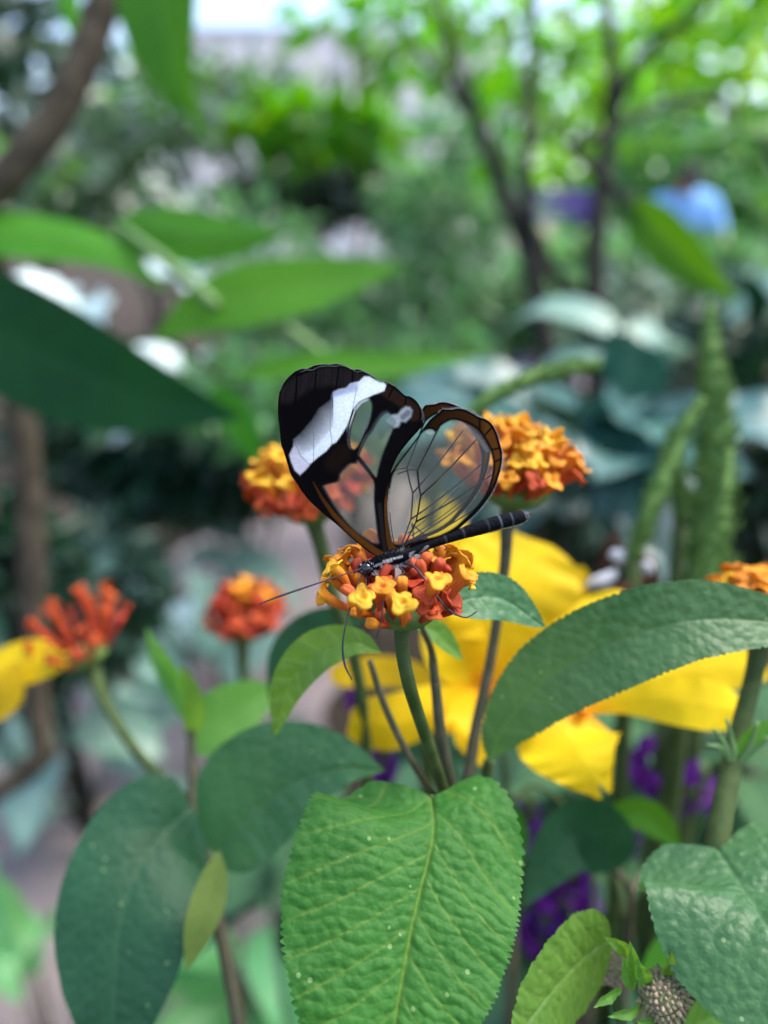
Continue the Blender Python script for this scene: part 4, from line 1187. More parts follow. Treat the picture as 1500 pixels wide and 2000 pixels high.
centre(y1, 950, 1350, .1675, 14)

y2 = empty('yellow_flower', P(1150, 1450, .15), 'yellow flower with notched drooping petals under the long lantana leaf', 'flower')
y2.location.z = 0
petal(y2, [(1105, 1385, .15), (1112, 1435, .147), (1142, 1490, .143), (1184, 1556, .142)], 106, fold=-.1, cup=-.08, notch=.14, seed=7, table=[(0, .5), (.15, .88), (.35, 1), (.6, .76), (.8, .52), (.93, .34), (1, .22)], **PK)
petal(y2, [(1135, 1390, .15), (1230, 1365, .148), (1330, 1370, .146), (1462, 1392, .146)], 48, fold=-.1, notch=.05, roll=.2, seed=8, **PK)
petal(y2, [(1140, 1385, .152), (1240, 1335, .154), (1370, 1308, .155), (1500, 1305, .156)], 42, fold=-.1, roll=.2, seed=9, **PK)
petal(y2, [(1130, 1385, .152), (1080, 1290, .158), (1150, 1220, .162), (1230, 1175, .165)], 46, fold=.05, seed=10, **PK)
petal(y2, [(1125, 1390, .15), (1075, 1370, .149), (1020, 1400, .147), (985, 1435, .146)], 40, fold=.05, seed=11, **PK)
centre(y2, 1135, 1390, .149, 14)
stem(y2, [(1138, 1392, .152), (1150, 1440, .165), (1155, 1600, .18), (1160, 1850, .185)], [8, 7, 7, 7], 'stem')
to_ground(y2, P(1160, 1850, .185), .0016)

y3 = empty('yellow_flower', P(-60, 1400, .2), 'yellow flower leaning in beside the spent red lantana head', 'flower')
y3.location.z = 0
petal(y3, [(-110, 1420, .19), (-50, 1340, .186), (40, 1295, .184), (135, 1285, .183)], 44, fold=-.1, roll=.3, notch=.08, seed=12, **PK)
petal(y3, [(-110, 1430, .19), (-70, 1390, .185), (0, 1370, .182), (40, 1300, .181)], 34, fold=-.1, roll=.3, seed=13, **PK)
petal(y3, [(-110, 1425, .19), (-160, 1350, .19), (-200, 1290, .19), (-260, 1260, .19)], 44, fold=.1, seed=14, **PK)
petal(y3, [(-110, 1425, .19), (-170, 1450, .187), (-240, 1480, .185), (-300, 1490, .185)], 44, fold=.1, seed=15, **PK)
centre(y3, -112, 1425, .189, 14)
stem(y3, [(-110, 1427, .191), (-120, 1500, .2), (-120, 1700, .21), (-110, 1950, .22)], [10, 10, 10, 11], 'stem')
to_ground(y3, P(-110, 1950, .22), .0018)

# ================================================================== purple flowers
def purple(px, py, d, r, label, seed, n=34, ring=False):
    rng = np.random.default_rng(seed)
    c = P(px, py, d); R = r * DM(d) / F
    o = empty('purple_flower', (c.x, c.y, 0), label, 'flower')
    for i in range(n):
        u = Vector(rng.normal(size=3)).normalized()
        b = c + u * R * .35
        tip = c + u * R * rng.uniform(.85, 1.1)
        side = Vector(rng.normal(size=3))
        V, Fc, *_ = blade([b, b.lerp(tip, .5), tip], R * .3, table=PETAL, nu=10, nv=7, fold=.2, facing=side, wave=.2, seed=seed + i)
        part('petal', V, Fc, M['purple'], o)
    V, Fc = tube([c, c + Vector((.002, .004, -.06)), Vector((c.x, c.y + .01, -.02))], [R * .3, .0015, .003], 8, 24)
    part('stem', V, Fc, M['stem'], o)
    return o


purple(1290, 1500, .2, 68, 'purple flower cluster nestled below the right yellow petals', 81)
purple(1360, 1560, .205, 52, 'small purple flower cluster against the thick green lantana stem', 82)
purple(1105, 1750, .2, 76, 'deep purple flower cluster between the bright centre leaf and the downy leaf', 83)
purple(1025, 1620, .2, 56, 'purple flower showing past the right edge of the bright centre leaf', 84)
purple(1060, 1830, .2, 50, 'deep purple flower just above the bright bottom leaf', 85)
purple(715, 1375, .2, 44, 'dark purple flower behind the lower left yellow petal', 86)
purple(745, 1495, .2, 40, 'dark purple flower just above the bright centre leaf', 87)
purple(1215, 1640, .2, 36, 'small purple flower beside the dark-leaved shoot', 88)
# ================================================================== the glasswing butterfly
YAW, TIP = radians(10), radians(4)
WX = RIGHT * cos(YAW) + FWD * sin(YAW)
WY = (UP * cos(TIP) - FWD * sin(TIP))
WN = WX.cross(WY).normalized(); WY = WN.cross(WX).normalized()
HINGE = P(775, 1082, .1115)
WB = Matrix((WX, WY, WN)).transposed().to_4x4(); WB.translation = HINGE
bf = empty('glasswing_butterfly', HINGE, 'glasswing butterfly with clear black-veined wings perched on the orange lantana head', 'butterfly')


def to_wing(pts):
    """photo directions -> flat coordinates in the plane of the closed wings (metres)"""
    pts = np.asarray(pts, float)
    d = np.array(FWD)[None] + np.array(RIGHT)[None] * ((pts[:, :1] - 750) / F) + np.array(UP)[None] * ((1000 - pts[:, 1:2]) / F)
    c0 = np.array(CAM); n = np.array(WN); h = np.array(HINGE)
    t = ((h - c0) @ n) / (d @ n)
    w = c0 + d * t[:, None] - h
    return np.stack([w @ np.array(WX), w @ np.array(WY)], -1)


def sdf(q, poly):
    p = np.asarray(poly, float)
    best = np.full(len(q), 1e9); ins = np.zeros(len(q), bool)
    for i in range(len(p)):
        a, b = p[i], p[(i + 1) % len(p)]
        ab = b - a
        t = np.clip(((q - a) @ ab) / (ab @ ab + 1e-12), 0, 1)
        best = np.minimum(best, np.linalg.norm(q - a - t[:, None] * ab, axis=1))
        c = (a[1] > q[:, 1]) != (b[1] > q[:, 1])
        with np.errstate(divide='ignore', invalid='ignore'):
            xi = (b[0] - a[0]) * (q[:, 1] - a[1]) / (b[1] - a[1] + 1e-12) + a[0]
        ins ^= c & (q[:, 0] < xi)
    return np.where(ins, -best, best)


def lined(q, line):
    p = np.asarray(line, float)
    best = np.full(len(q), 1e9)
    for a, b in zip(p[:-1], p[1:]):
        ab = b - a
        t = np.clip(((q - a) @ ab) / (ab @ ab), 0, 1)
        best = np.minimum(best, np.linalg.norm(q - a - t[:, None] * ab, axis=1))
    return best


def sm(x, a, b):
    t = np.clip((x - a) / (b - a), 0, 1)
    return t * t * (3 - 2 * t)


def smooth_poly(p, n=4):
    p = np.asarray(p, float)
    q = np.vstack([p[-2:], p, p[:2]])
    return spline(q, (len(q) - 1) * n + 1)[2 * n:-3 * n]


FW = [(752, 1090), (728, 1083), (707, 1068), (679, 1044), (658, 1025), (637, 1008), (620, 993), (602.5, 976), (587.6, 957), (577, 940), (568, 927), (562, 908), (553.5, 880),
      (549, 868.5), (546, 836.5), (543, 811), (543, 785), (547, 762), (558, 743), (573, 728), (588, 720), (600, 719.5), (615, 713), (632, 711), (645, 711.5), (658, 710), (675, 714.5), (688, 721.5),
      (701, 721), (722, 730), (739, 743), (752, 745), (771, 755), (790, 772.5), (801, 775), (816, 787), (824, 804.5), (823, 822), (814, 836.5), (797, 856), (782, 875), (771, 893),
      (761, 918), (756, 944), (752, 965), (749, 987), (751, 1029), (755, 1066), (758, 1086)]
C1 = [(628, 950), (641, 944), (658, 939), (662, 925), (679, 906), (692, 903.5), (700, 899), (728, 938), (729.5, 970), (733, 1008), (738, 1046), (740, 1061), (728, 1061), (711, 1051), (688, 1034), (666.5, 1010), (649.5, 987), (634.5, 965)]
C2 = [(697, 889), (707, 860), (722, 839), (733, 819.5), (745.5, 804.5), (757, 803), (763, 812), (772, 824), (766, 839), (755, 864), (744, 892), (737, 918), (730.5, 932), (701, 897)]
C3 = [(690, 798), (701, 785), (718, 777), (726, 790), (724, 811), (716, 836.5), (703, 864), (690, 879), (679, 873), (677, 858), (678, 832), (684, 811)]
WBAND = [(565, 888), (573, 871), (573, 858), (585.5, 847), (609, 819.5), (622, 798), (645, 781), (649.5, 766), (662, 760), (675, 757.6), (684, 749), (701, 745), (711, 735), (722, 735), (733, 742), (741, 746), (750, 747), (754, 753),
         (750, 764), (726, 772.5), (718, 777), (701, 785), (690, 798), (684, 815), (677, 832), (666.5, 849), (656, 864), (647, 868.5), (637, 881), (622, 892), (607, 905), (600, 914), (594, 920.5), (585.5, 928), (575, 918), (568, 901)]
WSPOT = [(750, 818), (760, 810), (775, 808), (782, 799), (791, 793), (800, 794), (806, 802), (803, 815), (792, 826), (783, 825), (778, 835), (768, 837), (755, 830), (749, 824)]
HW = [(790, 1088), (762, 1090), (752, 1066), (747.5, 1025), (744.5, 985), (749, 961), (756, 938), (768, 916), (786, 891), (797, 877), (820, 846), (838, 821), (856, 807), (863, 800), (874, 799), (883, 799), (892, 797), (906, 799), (924, 807), (935, 815),
      (946, 818), (959, 828), (969, 846), (977, 872), (981, 890), (979, 911), (973, 931), (969, 943), (958, 965), (943, 986), (928, 1003), (907, 1022), (886, 1039.5), (858, 1052), (832, 1059), (805, 1068), (796, 1078)]
HC = [(765, 932), (777, 908), (797, 881), (815, 857), (825, 844), (836, 838.5), (845, 839.5), (852, 845), (860, 832), (874, 823), (886, 820), (905, 824), (925, 834), (938, 847), (948, 863), (957, 881), (962, 903), (961, 922), (952, 956), (938, 979), (922, 998), (904, 1015), (884, 1032), (858, 1045), (832, 1052),
      (802, 1060), (788, 1066), (768, 1062), (762, 1040), (757.5, 1008), (757, 978), (760, 955)]

SP = 0.9
def wing_mesh(name, outline, paint, bulge, seed):
    out = smooth_poly(outline, 3)
    x0, y0 = out.min(0) - 1.5; x1, y1 = out.max(0) + 1.5
    nx, ny = int((x1 - x0) / SP) + 1, int((y1 - y0) / SP) + 1
    gx, gy = np.meshgrid(x0 + np.arange(nx) * SP, y0 + np.arange(ny) * SP, indexing='ij')
    q = np.column_stack([gx.ravel(), gy.ravel()])
    s = sdf(q, out)
    # pull the outermost vertices onto the outline so that the edge is clean
    e = 0.5
    grad = np.column_stack([sdf(q + [e, 0], out) - s, sdf(q + [0, e], out) - s]) / e
    near = (s > -SP * .3) & (s < SP * 1.6)
    q2 = np.where(near[:, None], q - grad * s[:, None], q)
    keep = s < SP * 1.45
    col, op = paint(q, s)
    w = to_wing(q2)
    rng = np.random.default_rng(seed)
    u = (q - q.mean(0)) / 200
    z = bulge * (0.00035 * np.sin(u[:, 0] * 3 + 1) * np.cos(u[:, 1] * 2.2) + 0.00012 * np.sin(u[:, 0] * 9 + u[:, 1] * 5))
    V = np.column_stack([w, z])
    idx = np.arange(nx * ny).reshape(nx, ny)
    Fc = np.stack([idx[:-1, :-1].ravel(), idx[:-1, 1:].ravel(), idx[1:, 1:].ravel(), idx[1:, :-1].ravel()], -1)[:, ::-1]
    ok = keep[Fc].all(1)
    Fc = Fc[ok]
    used = np.unique(Fc); m = np.full(nx * ny, -1); m[used] = np.arange(len(used))
    return mesh_data(name, V[used], m[Fc].tolist(), M['wing'], True, {'opacity': op[used]}, {'col': col[used]})


def fuzz(q, a=1.0):
    x, y = q[:, 0], q[:, 1]
    return a * (np.sin(x * 1.9 + y * .7) + np.sin(x * .9 - y * 2.3 + 1) + np.sin(x * 3.1 + y * 2.9 + 2) * .7) * .5


BLK = np.array([0.0022, 0.002, 0.0028]); BRN = np.array([0.014, 0.0065, 0.004]); GRY = np.array([0.014, 0.0115, 0.013]); RST = np.array([0.105, 0.038, 0.006]); WHT = np.array([0.80, 0.87, 0.94])  # WHT has the blue of the skylight mixed into the white


def lerp(c, b, k):
    return c * (1 - k[:, None]) + np.asarray(b) * k[:, None]


def paint_fore(q, s):
    x, y = q[:, 0], q[:, 1]
    col = np.tile(BLK, (len(q), 1))
    fz = fuzz(q, 1.2)
    # greyish brown tip with darker veins, brown outer corner
    tip = sm(-lined(q, [(560, 770), (600, 742), (640, 735), (680, 740), (705, 735)]), -26, -10)
    col = lerp(col, GRY * (1 + .15 * np.sin(x * .31 + 2 * np.sin(y * .05)) + .12 * np.sin(x * .83 + 1))[:, None], tip)
    brn = sm(-lined(q, [(755, 765), (785, 785), (808, 800), (808, 812)]), -15, -7)
    col = lerp(col, BRN * 1.6, brn)
    blot = sm(-lined(q, [(668, 885), (650, 905)]), -26, -6) * .7
    col = lerp(col, BRN, blot)
    for v in ([(577, 790), (580, 728)], [(614, 770), (618, 716)], [(656, 760), (662, 714)], [(688, 745), (690, 722)], [(759, 775), (768, 756)], [(790, 790), (793, 774)]):
        col = lerp(col, BLK * .6, sm(-lined(q, v), -2.6, -1))
    rim = sm(s, -5, -2.5)
    col = lerp(col, BLK, rim)
    # rusty streak along the front edge near the base
    ax = [(612, 942), (628, 972), (650, 1003), (676, 1031), (703, 1054), (730, 1074), (752, 1087)]
    dl = lined(q, ax); wd = np.interp(y, [940, 1000, 1090], [2.5, 6, 9])
    col = lerp(col, RST * np.interp(y, [940, 1010, 1090], [.35, .85, 1])[:, None], 1 - sm(dl, wd * .4, wd))
    col = lerp(col, np.array([.02, .016, .016]), (1 - sm(lined(q, [(740, 985), (746, 1040), (752, 1080)]), 2, 6)) * .8)
    # white band, greyish on its inner side
    wb = sdf(q, WBAND) + fz * 1.3
    k = 1 - sm(wb, -1.8, 1.5)
    gsd = lined(q, [(573, 850), (586, 845), (610, 818), (623, 796), (646, 779)])
    gfac = np.clip(1 - gsd / 42, 0, 1) ** .55 * (x < 650)
    gfac = gfac * (0.95 + .08 * np.sin(x * 1.3 + y * .9) * np.sin(x * .7 - y * 1.7))
    wcol = lerp(np.tile(WHT, (len(q), 1)), np.array([.012, .012, .015]), np.clip(gfac, 0, 1))
    lav = 1 - sm(lined(q, [(570, 885), (590, 915)]), 8, 24)
    wcol = lerp(wcol, np.array([.62, .6, .68]), lav * .8)
    blu = 1 - sm(lined(q, [(652, 768), (690, 756)]), 3, 14)
    wcol = lerp(wcol, np.array([.3, .36, .56]), blu * .7)
    for v in ([(649, 766), (645, 800), (644, 835), (648, 868)], [(612, 820), (612, 905)], [(573, 860), (588, 892), (605, 908)], [(697, 757), (690, 790), (678, 850)]):
        wcol = lerp(wcol, np.array([.16, .16, .19]), (1 - sm(lined(q, v), .4, 1.5)) * .55)
    col = lerp(col, wcol, k)
    op = np.ones(len(q))
    for c, a in ((C1, 1.6), (C2, 1.2), (C3, 1.2)):
        d = sdf(q, smooth_poly(c, 3)) + fz * a
        op = np.minimum(op, sm(d, -3.2, 2.0))
    ws_ = 1 - sm(sdf(q, WSPOT) + fz, -5, 2)
    sp2c = 1 - sm(lined(q, [(786, 815), (796, 806)]), 2, 9)
    col = lerp(col, lerp(np.tile(np.array([.36, .42, .45]), (len(q), 1)), np.array([.12, .12, .15]), sp2c * .8), ws_)
    op = np.maximum(op, ws_ * .34)
    op = np.maximum(op, k * .97)
    return np.clip(col, 0, 1), np.clip(op, 0, 1)


def paint_hind(q, s):
    x, y = q[:, 0], q[:, 1]
    fz = fuzz(q, 1.0)
    col = np.tile(BLK, (len(q), 1))
    hc = smooth_poly(HC, 3)
    d = sdf(q, hc)
    # rusty band between a black rim and a black inner line
    band = sm(-s, 3.5, 6.5) * sm(d + fz, 2.5, 6)
    rust = np.interp(x, [830, 880, 935, 950, 985], [.14, .28, .45, .9, .8])
    rust = np.where(y > 930, .6, rust)
    rust = np.where((x < 800), 1.0, rust)
    col = lerp(col, RST * rust[:, None], band)
    for v in ([(936, 850), (936, 815)], [(944, 852), (962, 832)], [(955, 880), (974, 875)], [(960, 905), (980, 895)]):
        col = lerp(col, BLK, 1 - sm(lined(q, v), .8, 2.6))
    base = 1 - sm(lined(q, [(751, 975), (752, 1010), (757, 1050), (770, 1080)]), 3, 9)
    col = lerp(col, RST * .95, base)
    col = lerp(col, BLK, (1 - sm(lined(q, [(746, 985), (749, 1030), (753, 1066)]), 1, 3)))
    col = lerp(col, np.array([.3, .3, .29]), (1 - sm(lined(q, [(760, 955), (757, 985), (759, 1015), (764, 1045)]), .3, 1.5)) * .7)
    op = sm(d + fz * .9, -3.0, 1.5)
    hz = (1 - sm(lined(q, [(835, 845), (843, 846)]), 2, 9)) * .4
    hz = np.maximum(hz, (1 - sm(lined(q, [(958, 945), (962, 920)]), 2, 9)) * .35)
    hz = np.maximum(hz, (1 - sm(lined(q, [(896, 828), (915, 836), (935, 858), (950, 880)]), 2, 8)) * .3)
    col = lerp(col, np.array([.42, .42, .44]), np.clip(hz * 2.5, 0, 1) * (op < .5))
    op = np.maximum(op, hz)
    return np.clip(col, 0, 1), np.clip(op, 0, 1)


def vein_mesh(lines, r=1.25):
    specs = []
    for ln in lines:
        pts, rr = (ln, r) if not isinstance(ln, tuple) else ln
        w = to_wing(pts)
        k = .1115 / F
        specs.append(([(a, b, .00004) for a, b in w], [rr * k * 1.3, rr * k * 1.2, rr * k * 1.1]))
    V, Fc = tubes(specs, 6, 14)
    return mesh_data('vein_network', V, Fc, M['vein'])


def fringe_mesh(outline, i0, i1, seed, L=4.0, step=1.0):
    """fine pale hairs along the wing edge"""
    out = smooth_poly(outline, 12)
    n0, n1 = int(i0 * 12), int(i1 * 12)
    seg = out[n0:n1]
    dd = np.concatenate([[0], np.cumsum(np.linalg.norm(np.diff(seg, axis=0), axis=1))])
    m = int(dd[-1] / step)
    u = np.linspace(0, dd[-1], m)
    p = np.column_stack([np.interp(u, dd, seg[:, k]) for k in (0, 1)])
    t = nrm(np.gradient(p, axis=0)); nn = np.column_stack([t[:, 1], -t[:, 0]])
    c = out.mean(0)
    sgn = np.sign(((p - c) * nn).sum(1)); nn = nn * sgn[:, None]
    rng = np.random.default_rng(seed)
    ln = L * rng.uniform(.5, 1.1, m)[:, None]
    tip = p + nn * ln + t * rng.normal(size=(m, 1)) * 1.2
    a, b = p - t * .32 - nn, p + t * .32 - nn
    W = [to_wing(k) for k in (a, b, tip)]
    V = np.stack([np.column_stack([k, np.full(m, .00002)]) for k in W], 1).reshape(-1, 3)
    Fc = np.arange(3 * m).reshape(m, 3).tolist()
    me = mesh_data('fringe', V, Fc, M['fringe'], False)
    return me


fore = wing_mesh('forewing', FW, paint_fore, 1.0, 1)
hind = wing_mesh('hindwing', HW, paint_hind, 0.8, 2)
FV = vein_mesh([([(694, 891), (715, 918), (736, 942)], 1.7), ([(690, 880), (694, 888), (698, 892)], 2.4), ([(677, 858), (680, 872), (690, 882)], 1.5), ([(690, 800), (681, 830), (677, 858)], 1.2), ([(716, 838), (706, 862), (696, 886)], 1.6)])
HV = vein_mesh([([(853, 842), (833, 882), (815, 918)], 1.3), ([(815, 918), (798, 918), (776, 926)], .8), ([(815, 918), (817, 942), (821, 968)], 1.6), ([(821, 968), (817, 994), (812, 1019)], 1.5),
                ([(812, 1019), (799, 1046), (786, 1072)], 1.3), ([(821, 968), (872, 920), (932, 856)], 1.35), ([(812, 1019), (872, 985), (932, 946), (960, 927)], 1.4),
                ([(803, 1046), (860, 1010), (915, 966)], .7), ([(815, 1057), (880, 1023), (935, 989)], 1.1), ([(769, 1060), (764, 1030), (761, 1000)], .7)])
FF = fringe_mesh(FW, 17, 37, 5, 1.6, 1.6)
HF = fringe_mesh(HW, 12, 32, 6, 4.6, .9)


def add_wing(name, me, veins, fringe, mat4):
    o = link(name, me, bf)
    o.matrix_basis = world_inv(bf) @ mat4
    link('vein_network', veins, o)
    f_ = link('fringe', fringe, o)
    f_['kind'] = 'stuff'
    return o


near_h = WB @ Matrix.Translation((0, 0, .00015))
near_f = WB @ Matrix.Translation((0, 0, .0006)) @ Matrix.Rotation(radians(-1.0), 4, 'X')
far_h = WB @ Matrix.Translation((0, 0, -.0011)) @ Matrix.Rotation(radians(2.0), 4, 'X') @ Matrix.Rotation(radians(6.5), 4, 'Z')
far_f = WB @ Matrix.Translation((0, 0, -.0006)) @ Matrix.Rotation(radians(1.5), 4, 'X') @ Matrix.Rotation(radians(-1.0), 4, 'Z') @ Matrix.Scale(.985, 4)
add_wing('forewing', fore, FV, FF, near_f)
add_wing('hindwing', hind, HV, HF, near_h)
add_wing('forewing', fore, FV, FF, far_f)
add_wing('hindwing', hind, HV, HF, far_h)


def wp(px, py, off=0.0):
    """point in the plane of symmetry of the butterfly, off metres towards the viewer's side"""
    w = to_wing([(px, py)])[0]
    return np.array(HINGE) + np.array(WX) * w[0] + np.array(WY) * w[1] + np.array(WN) * off


KP = .1115 / F
st = [(700, 1121, 3), (704, 1118, 9), (711, 1113, 14), (720, 1109, 15.5), (728, 1104, 12.5), (734, 1100, 11), (742, 1097, 14.5), (756, 1093, 17), (772, 1089, 18), (788, 1085, 16.5), (800, 1080, 11.5), (810, 1076, 9), (838, 1064, 8.5),
      (870, 1053, 9.5), (905, 1041, 11.5), (945, 1029, 14.6), (982, 1019, 15.6), (1008, 1013, 15), (1022, 1009, 12.5), (1030, 1006, 8), (1036, 1003, 3.0)]
sta = np.array(st, float)
NS, NR = 220, 30
cs = spline(sta[:, :2], NS); rs_ = np.interp(np.linspace(0, 1, NS), np.linspace(0, 1, len(sta)), sta[:, 2])
rs_ = np.convolve(np.pad(rs_, 4, 'edge'), np.ones(9) / 9, 'valid'); rs_[-1] = 2; rs_[0] = 2
seglines = [870, 905, 950, 975, 998, 1024]
cen = np.array([wp(a, b) for a, b in cs])
tg = nrm(np.gradient(cen, axis=0)); sideN = np.array(WN); up_ = nrm(np.cross(np.tile(sideN, (NS, 1)), tg))
BV, BC = [], []
rng = np.random.default_rng(3)
for i in range(NS):
    x = cs[i, 0]
    sl_ = min(abs(x - a) for a in seglines)
    r = rs_[i] * KP * (1 - .05 * math.exp(-(sl_ / 1.6) ** 2))
    for j in range(NR):
        a = 2 * pi * j / NR
        w = 1.0 if x > 800 else 1.05
        rough = 1 + (.06 * rng.normal() if x < 805 else .015 * rng.normal())
        BV.append(cen[i] + (up_[i] * cos(a) + sideN * sin(a) * w) * r * rough)
        c = np.array([.002, .0026, .005]) * (1 + .3 * rng.normal() * .5)
        down = -cos(a)
        if x > 835:
            c = c + np.array([.08, .09, .11]) * math.exp(-(sl_ / 1.0) ** 2)
            k = sm(np.array([down]), .72, .88)[0] * sm(np.array([x]), 930., 985.)[0]
            c = c * (1 - k) + np.array([.42, .4, .28]) * k
        elif x > 795:
            k = .55 * max(0, math.sin(a * 3 + x * .2)) * (down > -.2)
            c = c * (1 - k) + np.array([.35, .37, .4]) * k
        elif x > 730:
            k = .8 * (math.sin(a * 5 + x * .05) > .55) * (down > -.3)
            c = c * (1 - k) + np.array([.45, .45, .46]) * k
        else:
            k = .9 * (rng.random() > .87)
            c = c * (1 - k) + np.array([.4, .42, .46]) * k
        if x > 1026: c = c + np.array([.12, .13, .14]) * (rng.random() > .6)
        BC.append(np.clip(c, 0, 1))
BFc = []
for i in range(NS - 1):
    for j in range(NR):
        k = (j + 1) % NR
        BFc.append((i * NR + j, i * NR + k, (i + 1) * NR + k, (i + 1) * NR + j))
BFc.append(tuple(range(NR))[::-1]); BFc.append(tuple((NS - 1) * NR + j for j in range(NR)))
part('body', BV, BFc, M['body'], bf, colors={'col': np.array(BC)})


def ball(c, r, n=16, m=10, sq=(1, 1, 1)):
    V, Fc = [], []
    for i in range(m + 1):
        for j in range(n):
            th = pi * i / m; a = 2 * pi * j / n
            V.append(np.array(c) + r * (sin(th) * cos(a) * sq[0] * np.array(WX) + sin(th) * sin(a) * sq[1] * np.array(WY) + cos(th) * sq[2] * np.array(WN)))
    for i in range(m):
        for j in range(n):
            Fc.append((i * n + j, (i + 1) * n + j, (i + 1) * n + (j + 1) % n, i * n + (j + 1) % n))
    return V, Fc


for sgn in (1, -1):
    V, Fc = ball(wp(715, 1110, sgn * .00078), 10.5 * KP, 16, 10, (1, 1.1, .7))
    part('eye', V, Fc, M['eye'], bf)
# white scale tufts on the head and chest
HVv, HFf = [], []
def tuft(px0, py0, px1, py1, n, L, off, dirpx, seed):
    r_ = np.random.default_rng(seed)
    for i in range(n):
        u = r_.random()
        b = wp(px0 + (px1 - px0) * u + r_.normal() * 2, py0 + (py1 - py0) * u + r_.normal() * 2, off * r_.uniform(.6, 1.1))
        dv = np.array(WX) * (dirpx[0] + r_.normal() * 3) - np.array(WY) * (dirpx[1] + r_.normal() * 3) + np.array(WN) * r_.uniform(0, 5)
        dv = nrm(dv)
        k = len(HVv); s_ = nrm(np.cross(dv, r_.normal(size=3)))
        HVv.extend([b + s_ * .5 * KP, b - s_ * .5 * KP, b + dv * L * KP * r_.uniform(.6, 1.2)])
        HFf.append((k, k + 1, k + 2))
tuft(718, 1116, 742, 1120, 90, 11, .0009, (6, 3), 1)
tuft(740, 1105, 800, 1098, 240, 13, .0011, (9, 3), 2)
tuft(790, 1090, 812, 1084, 130, 15, .0008, (7, 5), 3)
tuft(745, 1088, 790, 1074, 120, 9, .0008, (4, -7), 4)
o = part('hair_tufts', HVv, HFf, M['fringe'], bf, smooth=False)
o['kind'] = 'stuff'


def limb(name, pts, r):
    V, Fc = tube([wp(a, b, c) for a, b, c in pts], [q * KP for q in r], 8, 60)
    return part(name, V, Fc, M['limb'], bf)


limb('antenna', [(708, 1108, .0006), (690, 1113, .0012), (650, 1124, .002), (600, 1139, .0028), (550, 1155, .0032), (506, 1171, .0036)], [1.1, 1.1, 1.1, 1.3, 1.9, 2.2, 1.2])
limb('antenna', [(707, 1118, .0008), (698, 1135, .0014), (683, 1163, .003), (669, 1200, .0048), (660, 1240, .006), (663, 1275, .0068), (676, 1300, .0072)], [1.1, 1.1, 1.1, 1.2, 1.8, 2.2, 1.2])
limb('leg', [(778, 1106, .001), (784, 1114, .002), (772, 1118, .0035), (750, 1126, .006), (740, 1134, .007), (733, 1148, .0075), (725, 1184, .009), (714, 1216, .0098)], [2.4, 2.3, 2.2, 2.0, 2.2, 1.7, 1.5, 1.2])
limb('leg', [(784, 1098, .001), (797, 1100, .0022), (808, 1110, .0034), (838, 1156, .0066), (848, 1168, .0072), (862, 1179, .0078), (882, 1184, .0082), (901, 1172, .0084)], [2.4, 2.5, 2.5, 2.3, 2.0, 1.7, 1.5, 1.0])
limb('leg', [(790, 1090, -.0008), (812, 1057, -.002), (813, 1028, -.003), (816, 1029, -.0032), (840, 1050, -.004), (856, 1072, -.0048)], [1.6, 1.6, 1.5, 1.5, 1.4, 1.2])
limb('leg', [(838, 1058, -.001), (850, 1068, -.0015), (857, 1077, -.0018), (866, 1080, -.002), (875, 1077, -.002), (880, 1070, -.002)], [1.6, 1.5, 1.4, 1.2, 1.1, .8])
limb('leg', [(745, 1108, -.001), (728, 1130, -.001), (722, 1150, 0), (716, 1170, .001)], [1.5, 1.3, 1.2, .9])
limb('proboscis', [(712, 1124, .0006), (712, 1133, .0015), (709, 1147, .0035), (708, 1164, .005)], [1.5, 1.3, 1.2, .9])

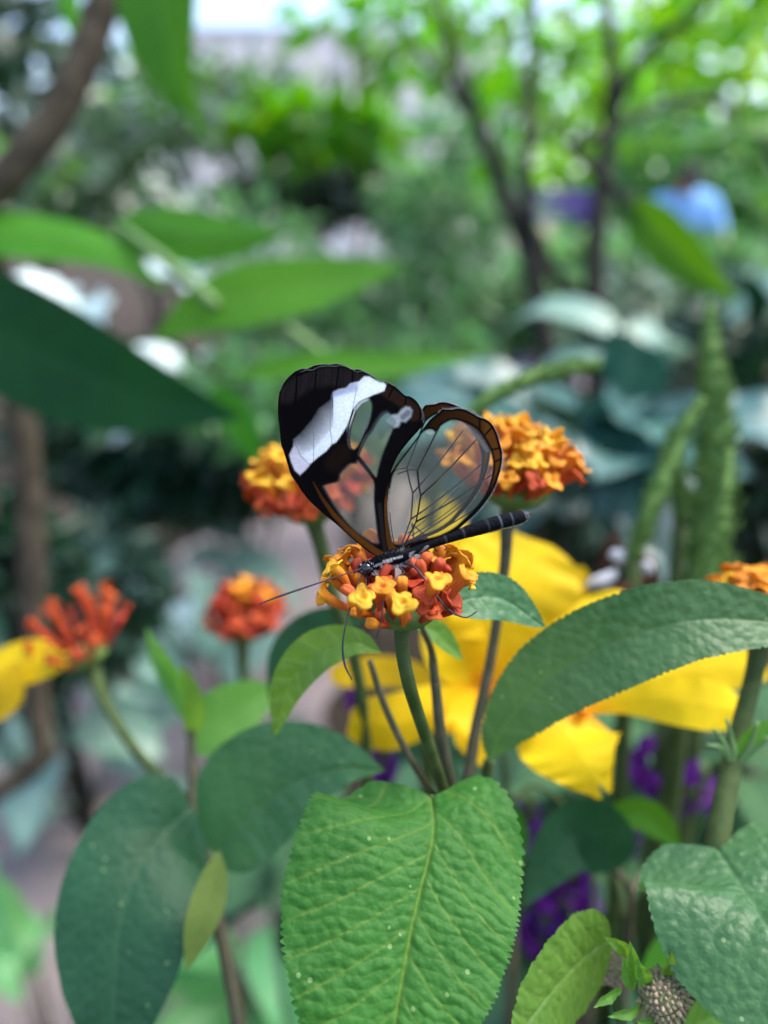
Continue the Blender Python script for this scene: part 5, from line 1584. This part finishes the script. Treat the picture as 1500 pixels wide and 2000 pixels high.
# ================================================================== the second butterfly, brown and white, on the yellow flower
b2 = empty('brown_butterfly', P(1195, 1130, .18), 'brown butterfly with white patches feeding on the yellow flower', 'butterfly')
D2 = .178
def flat_part(name, pts, mat, off=0.0):
    pts = smooth_poly(pts, 3)
    n = len(pts); c = pts.mean(0)
    V = [P(*c, D2 + off - .0006)] + [P(*p, D2 + off) for p in pts] + [P(*p, D2 + off + .0003) for p in pts]
    Fc = [(0, 1 + i, 1 + (i + 1) % n) for i in range(n)] + [(1 + i, 1 + n + i, 1 + n + (i + 1) % n, 1 + (i + 1) % n) for i in range(n)] + [tuple(1 + n + i for i in range(n))]
    return part(name, V, Fc, M[mat], b2)
flat_part('wing', [(1150, 1175), (1160, 1120), (1180, 1060), (1200, 1035), (1215, 1060), (1230, 1090), (1255, 1110), (1260, 1150), (1235, 1175), (1190, 1185)], 'mothbrown')
w2 = flat_part('wing', [(1215, 1175), (1222, 1120), (1245, 1085), (1275, 1090), (1290, 1125), (1280, 1160), (1250, 1180)], 'mothbrown', .004)
flat_part('white_patch', [(1143, 1150), (1150, 1132), (1180, 1118), (1202, 1112), (1207, 1125), (1185, 1148), (1160, 1160)], 'mothwhite', -.0025)
flat_part('white_patch', [(1188, 1088), (1196, 1073), (1220, 1074), (1240, 1073), (1250, 1090), (1238, 1106), (1212, 1104), (1193, 1098)], 'mothwhite', -.0025)
flat_part('white_patch', [(1252, 1100), (1264, 1095), (1276, 1102), (1274, 1118), (1260, 1124), (1250, 1114)], 'mothwhite', .0015)
V, Fc = tube(px_line([(1150, 1195, D2 - .002), (1180, 1172, D2 - .003), (1215, 1150, D2 - .003), (1250, 1140, D2)]), [.0006, .0016, .0018, .0008], 10, 24)
part('body', V, Fc, M['mothbrown'], b2)
for k in (0, 1):
    V, Fc = tube(px_line([(1152, 1192, D2 - .002), (1130, 1180 + k * 14, D2 - .003), (1105, 1178 + k * 26, D2 - .004)]), [.00025, .0002, .0003], 6, 12)
    part('antenna', V, Fc, M['limb'], b2)
    V, Fc = tube(px_line([(1175 + k * 25, 1175, D2 - .003), (1178 + k * 22, 1195, D2 - .004), (1172 + k * 26, 1212, D2 - .003)]), [.0003, .0003, .0002], 6, 12)
    part('leg', V, Fc, M['limb'], b2)
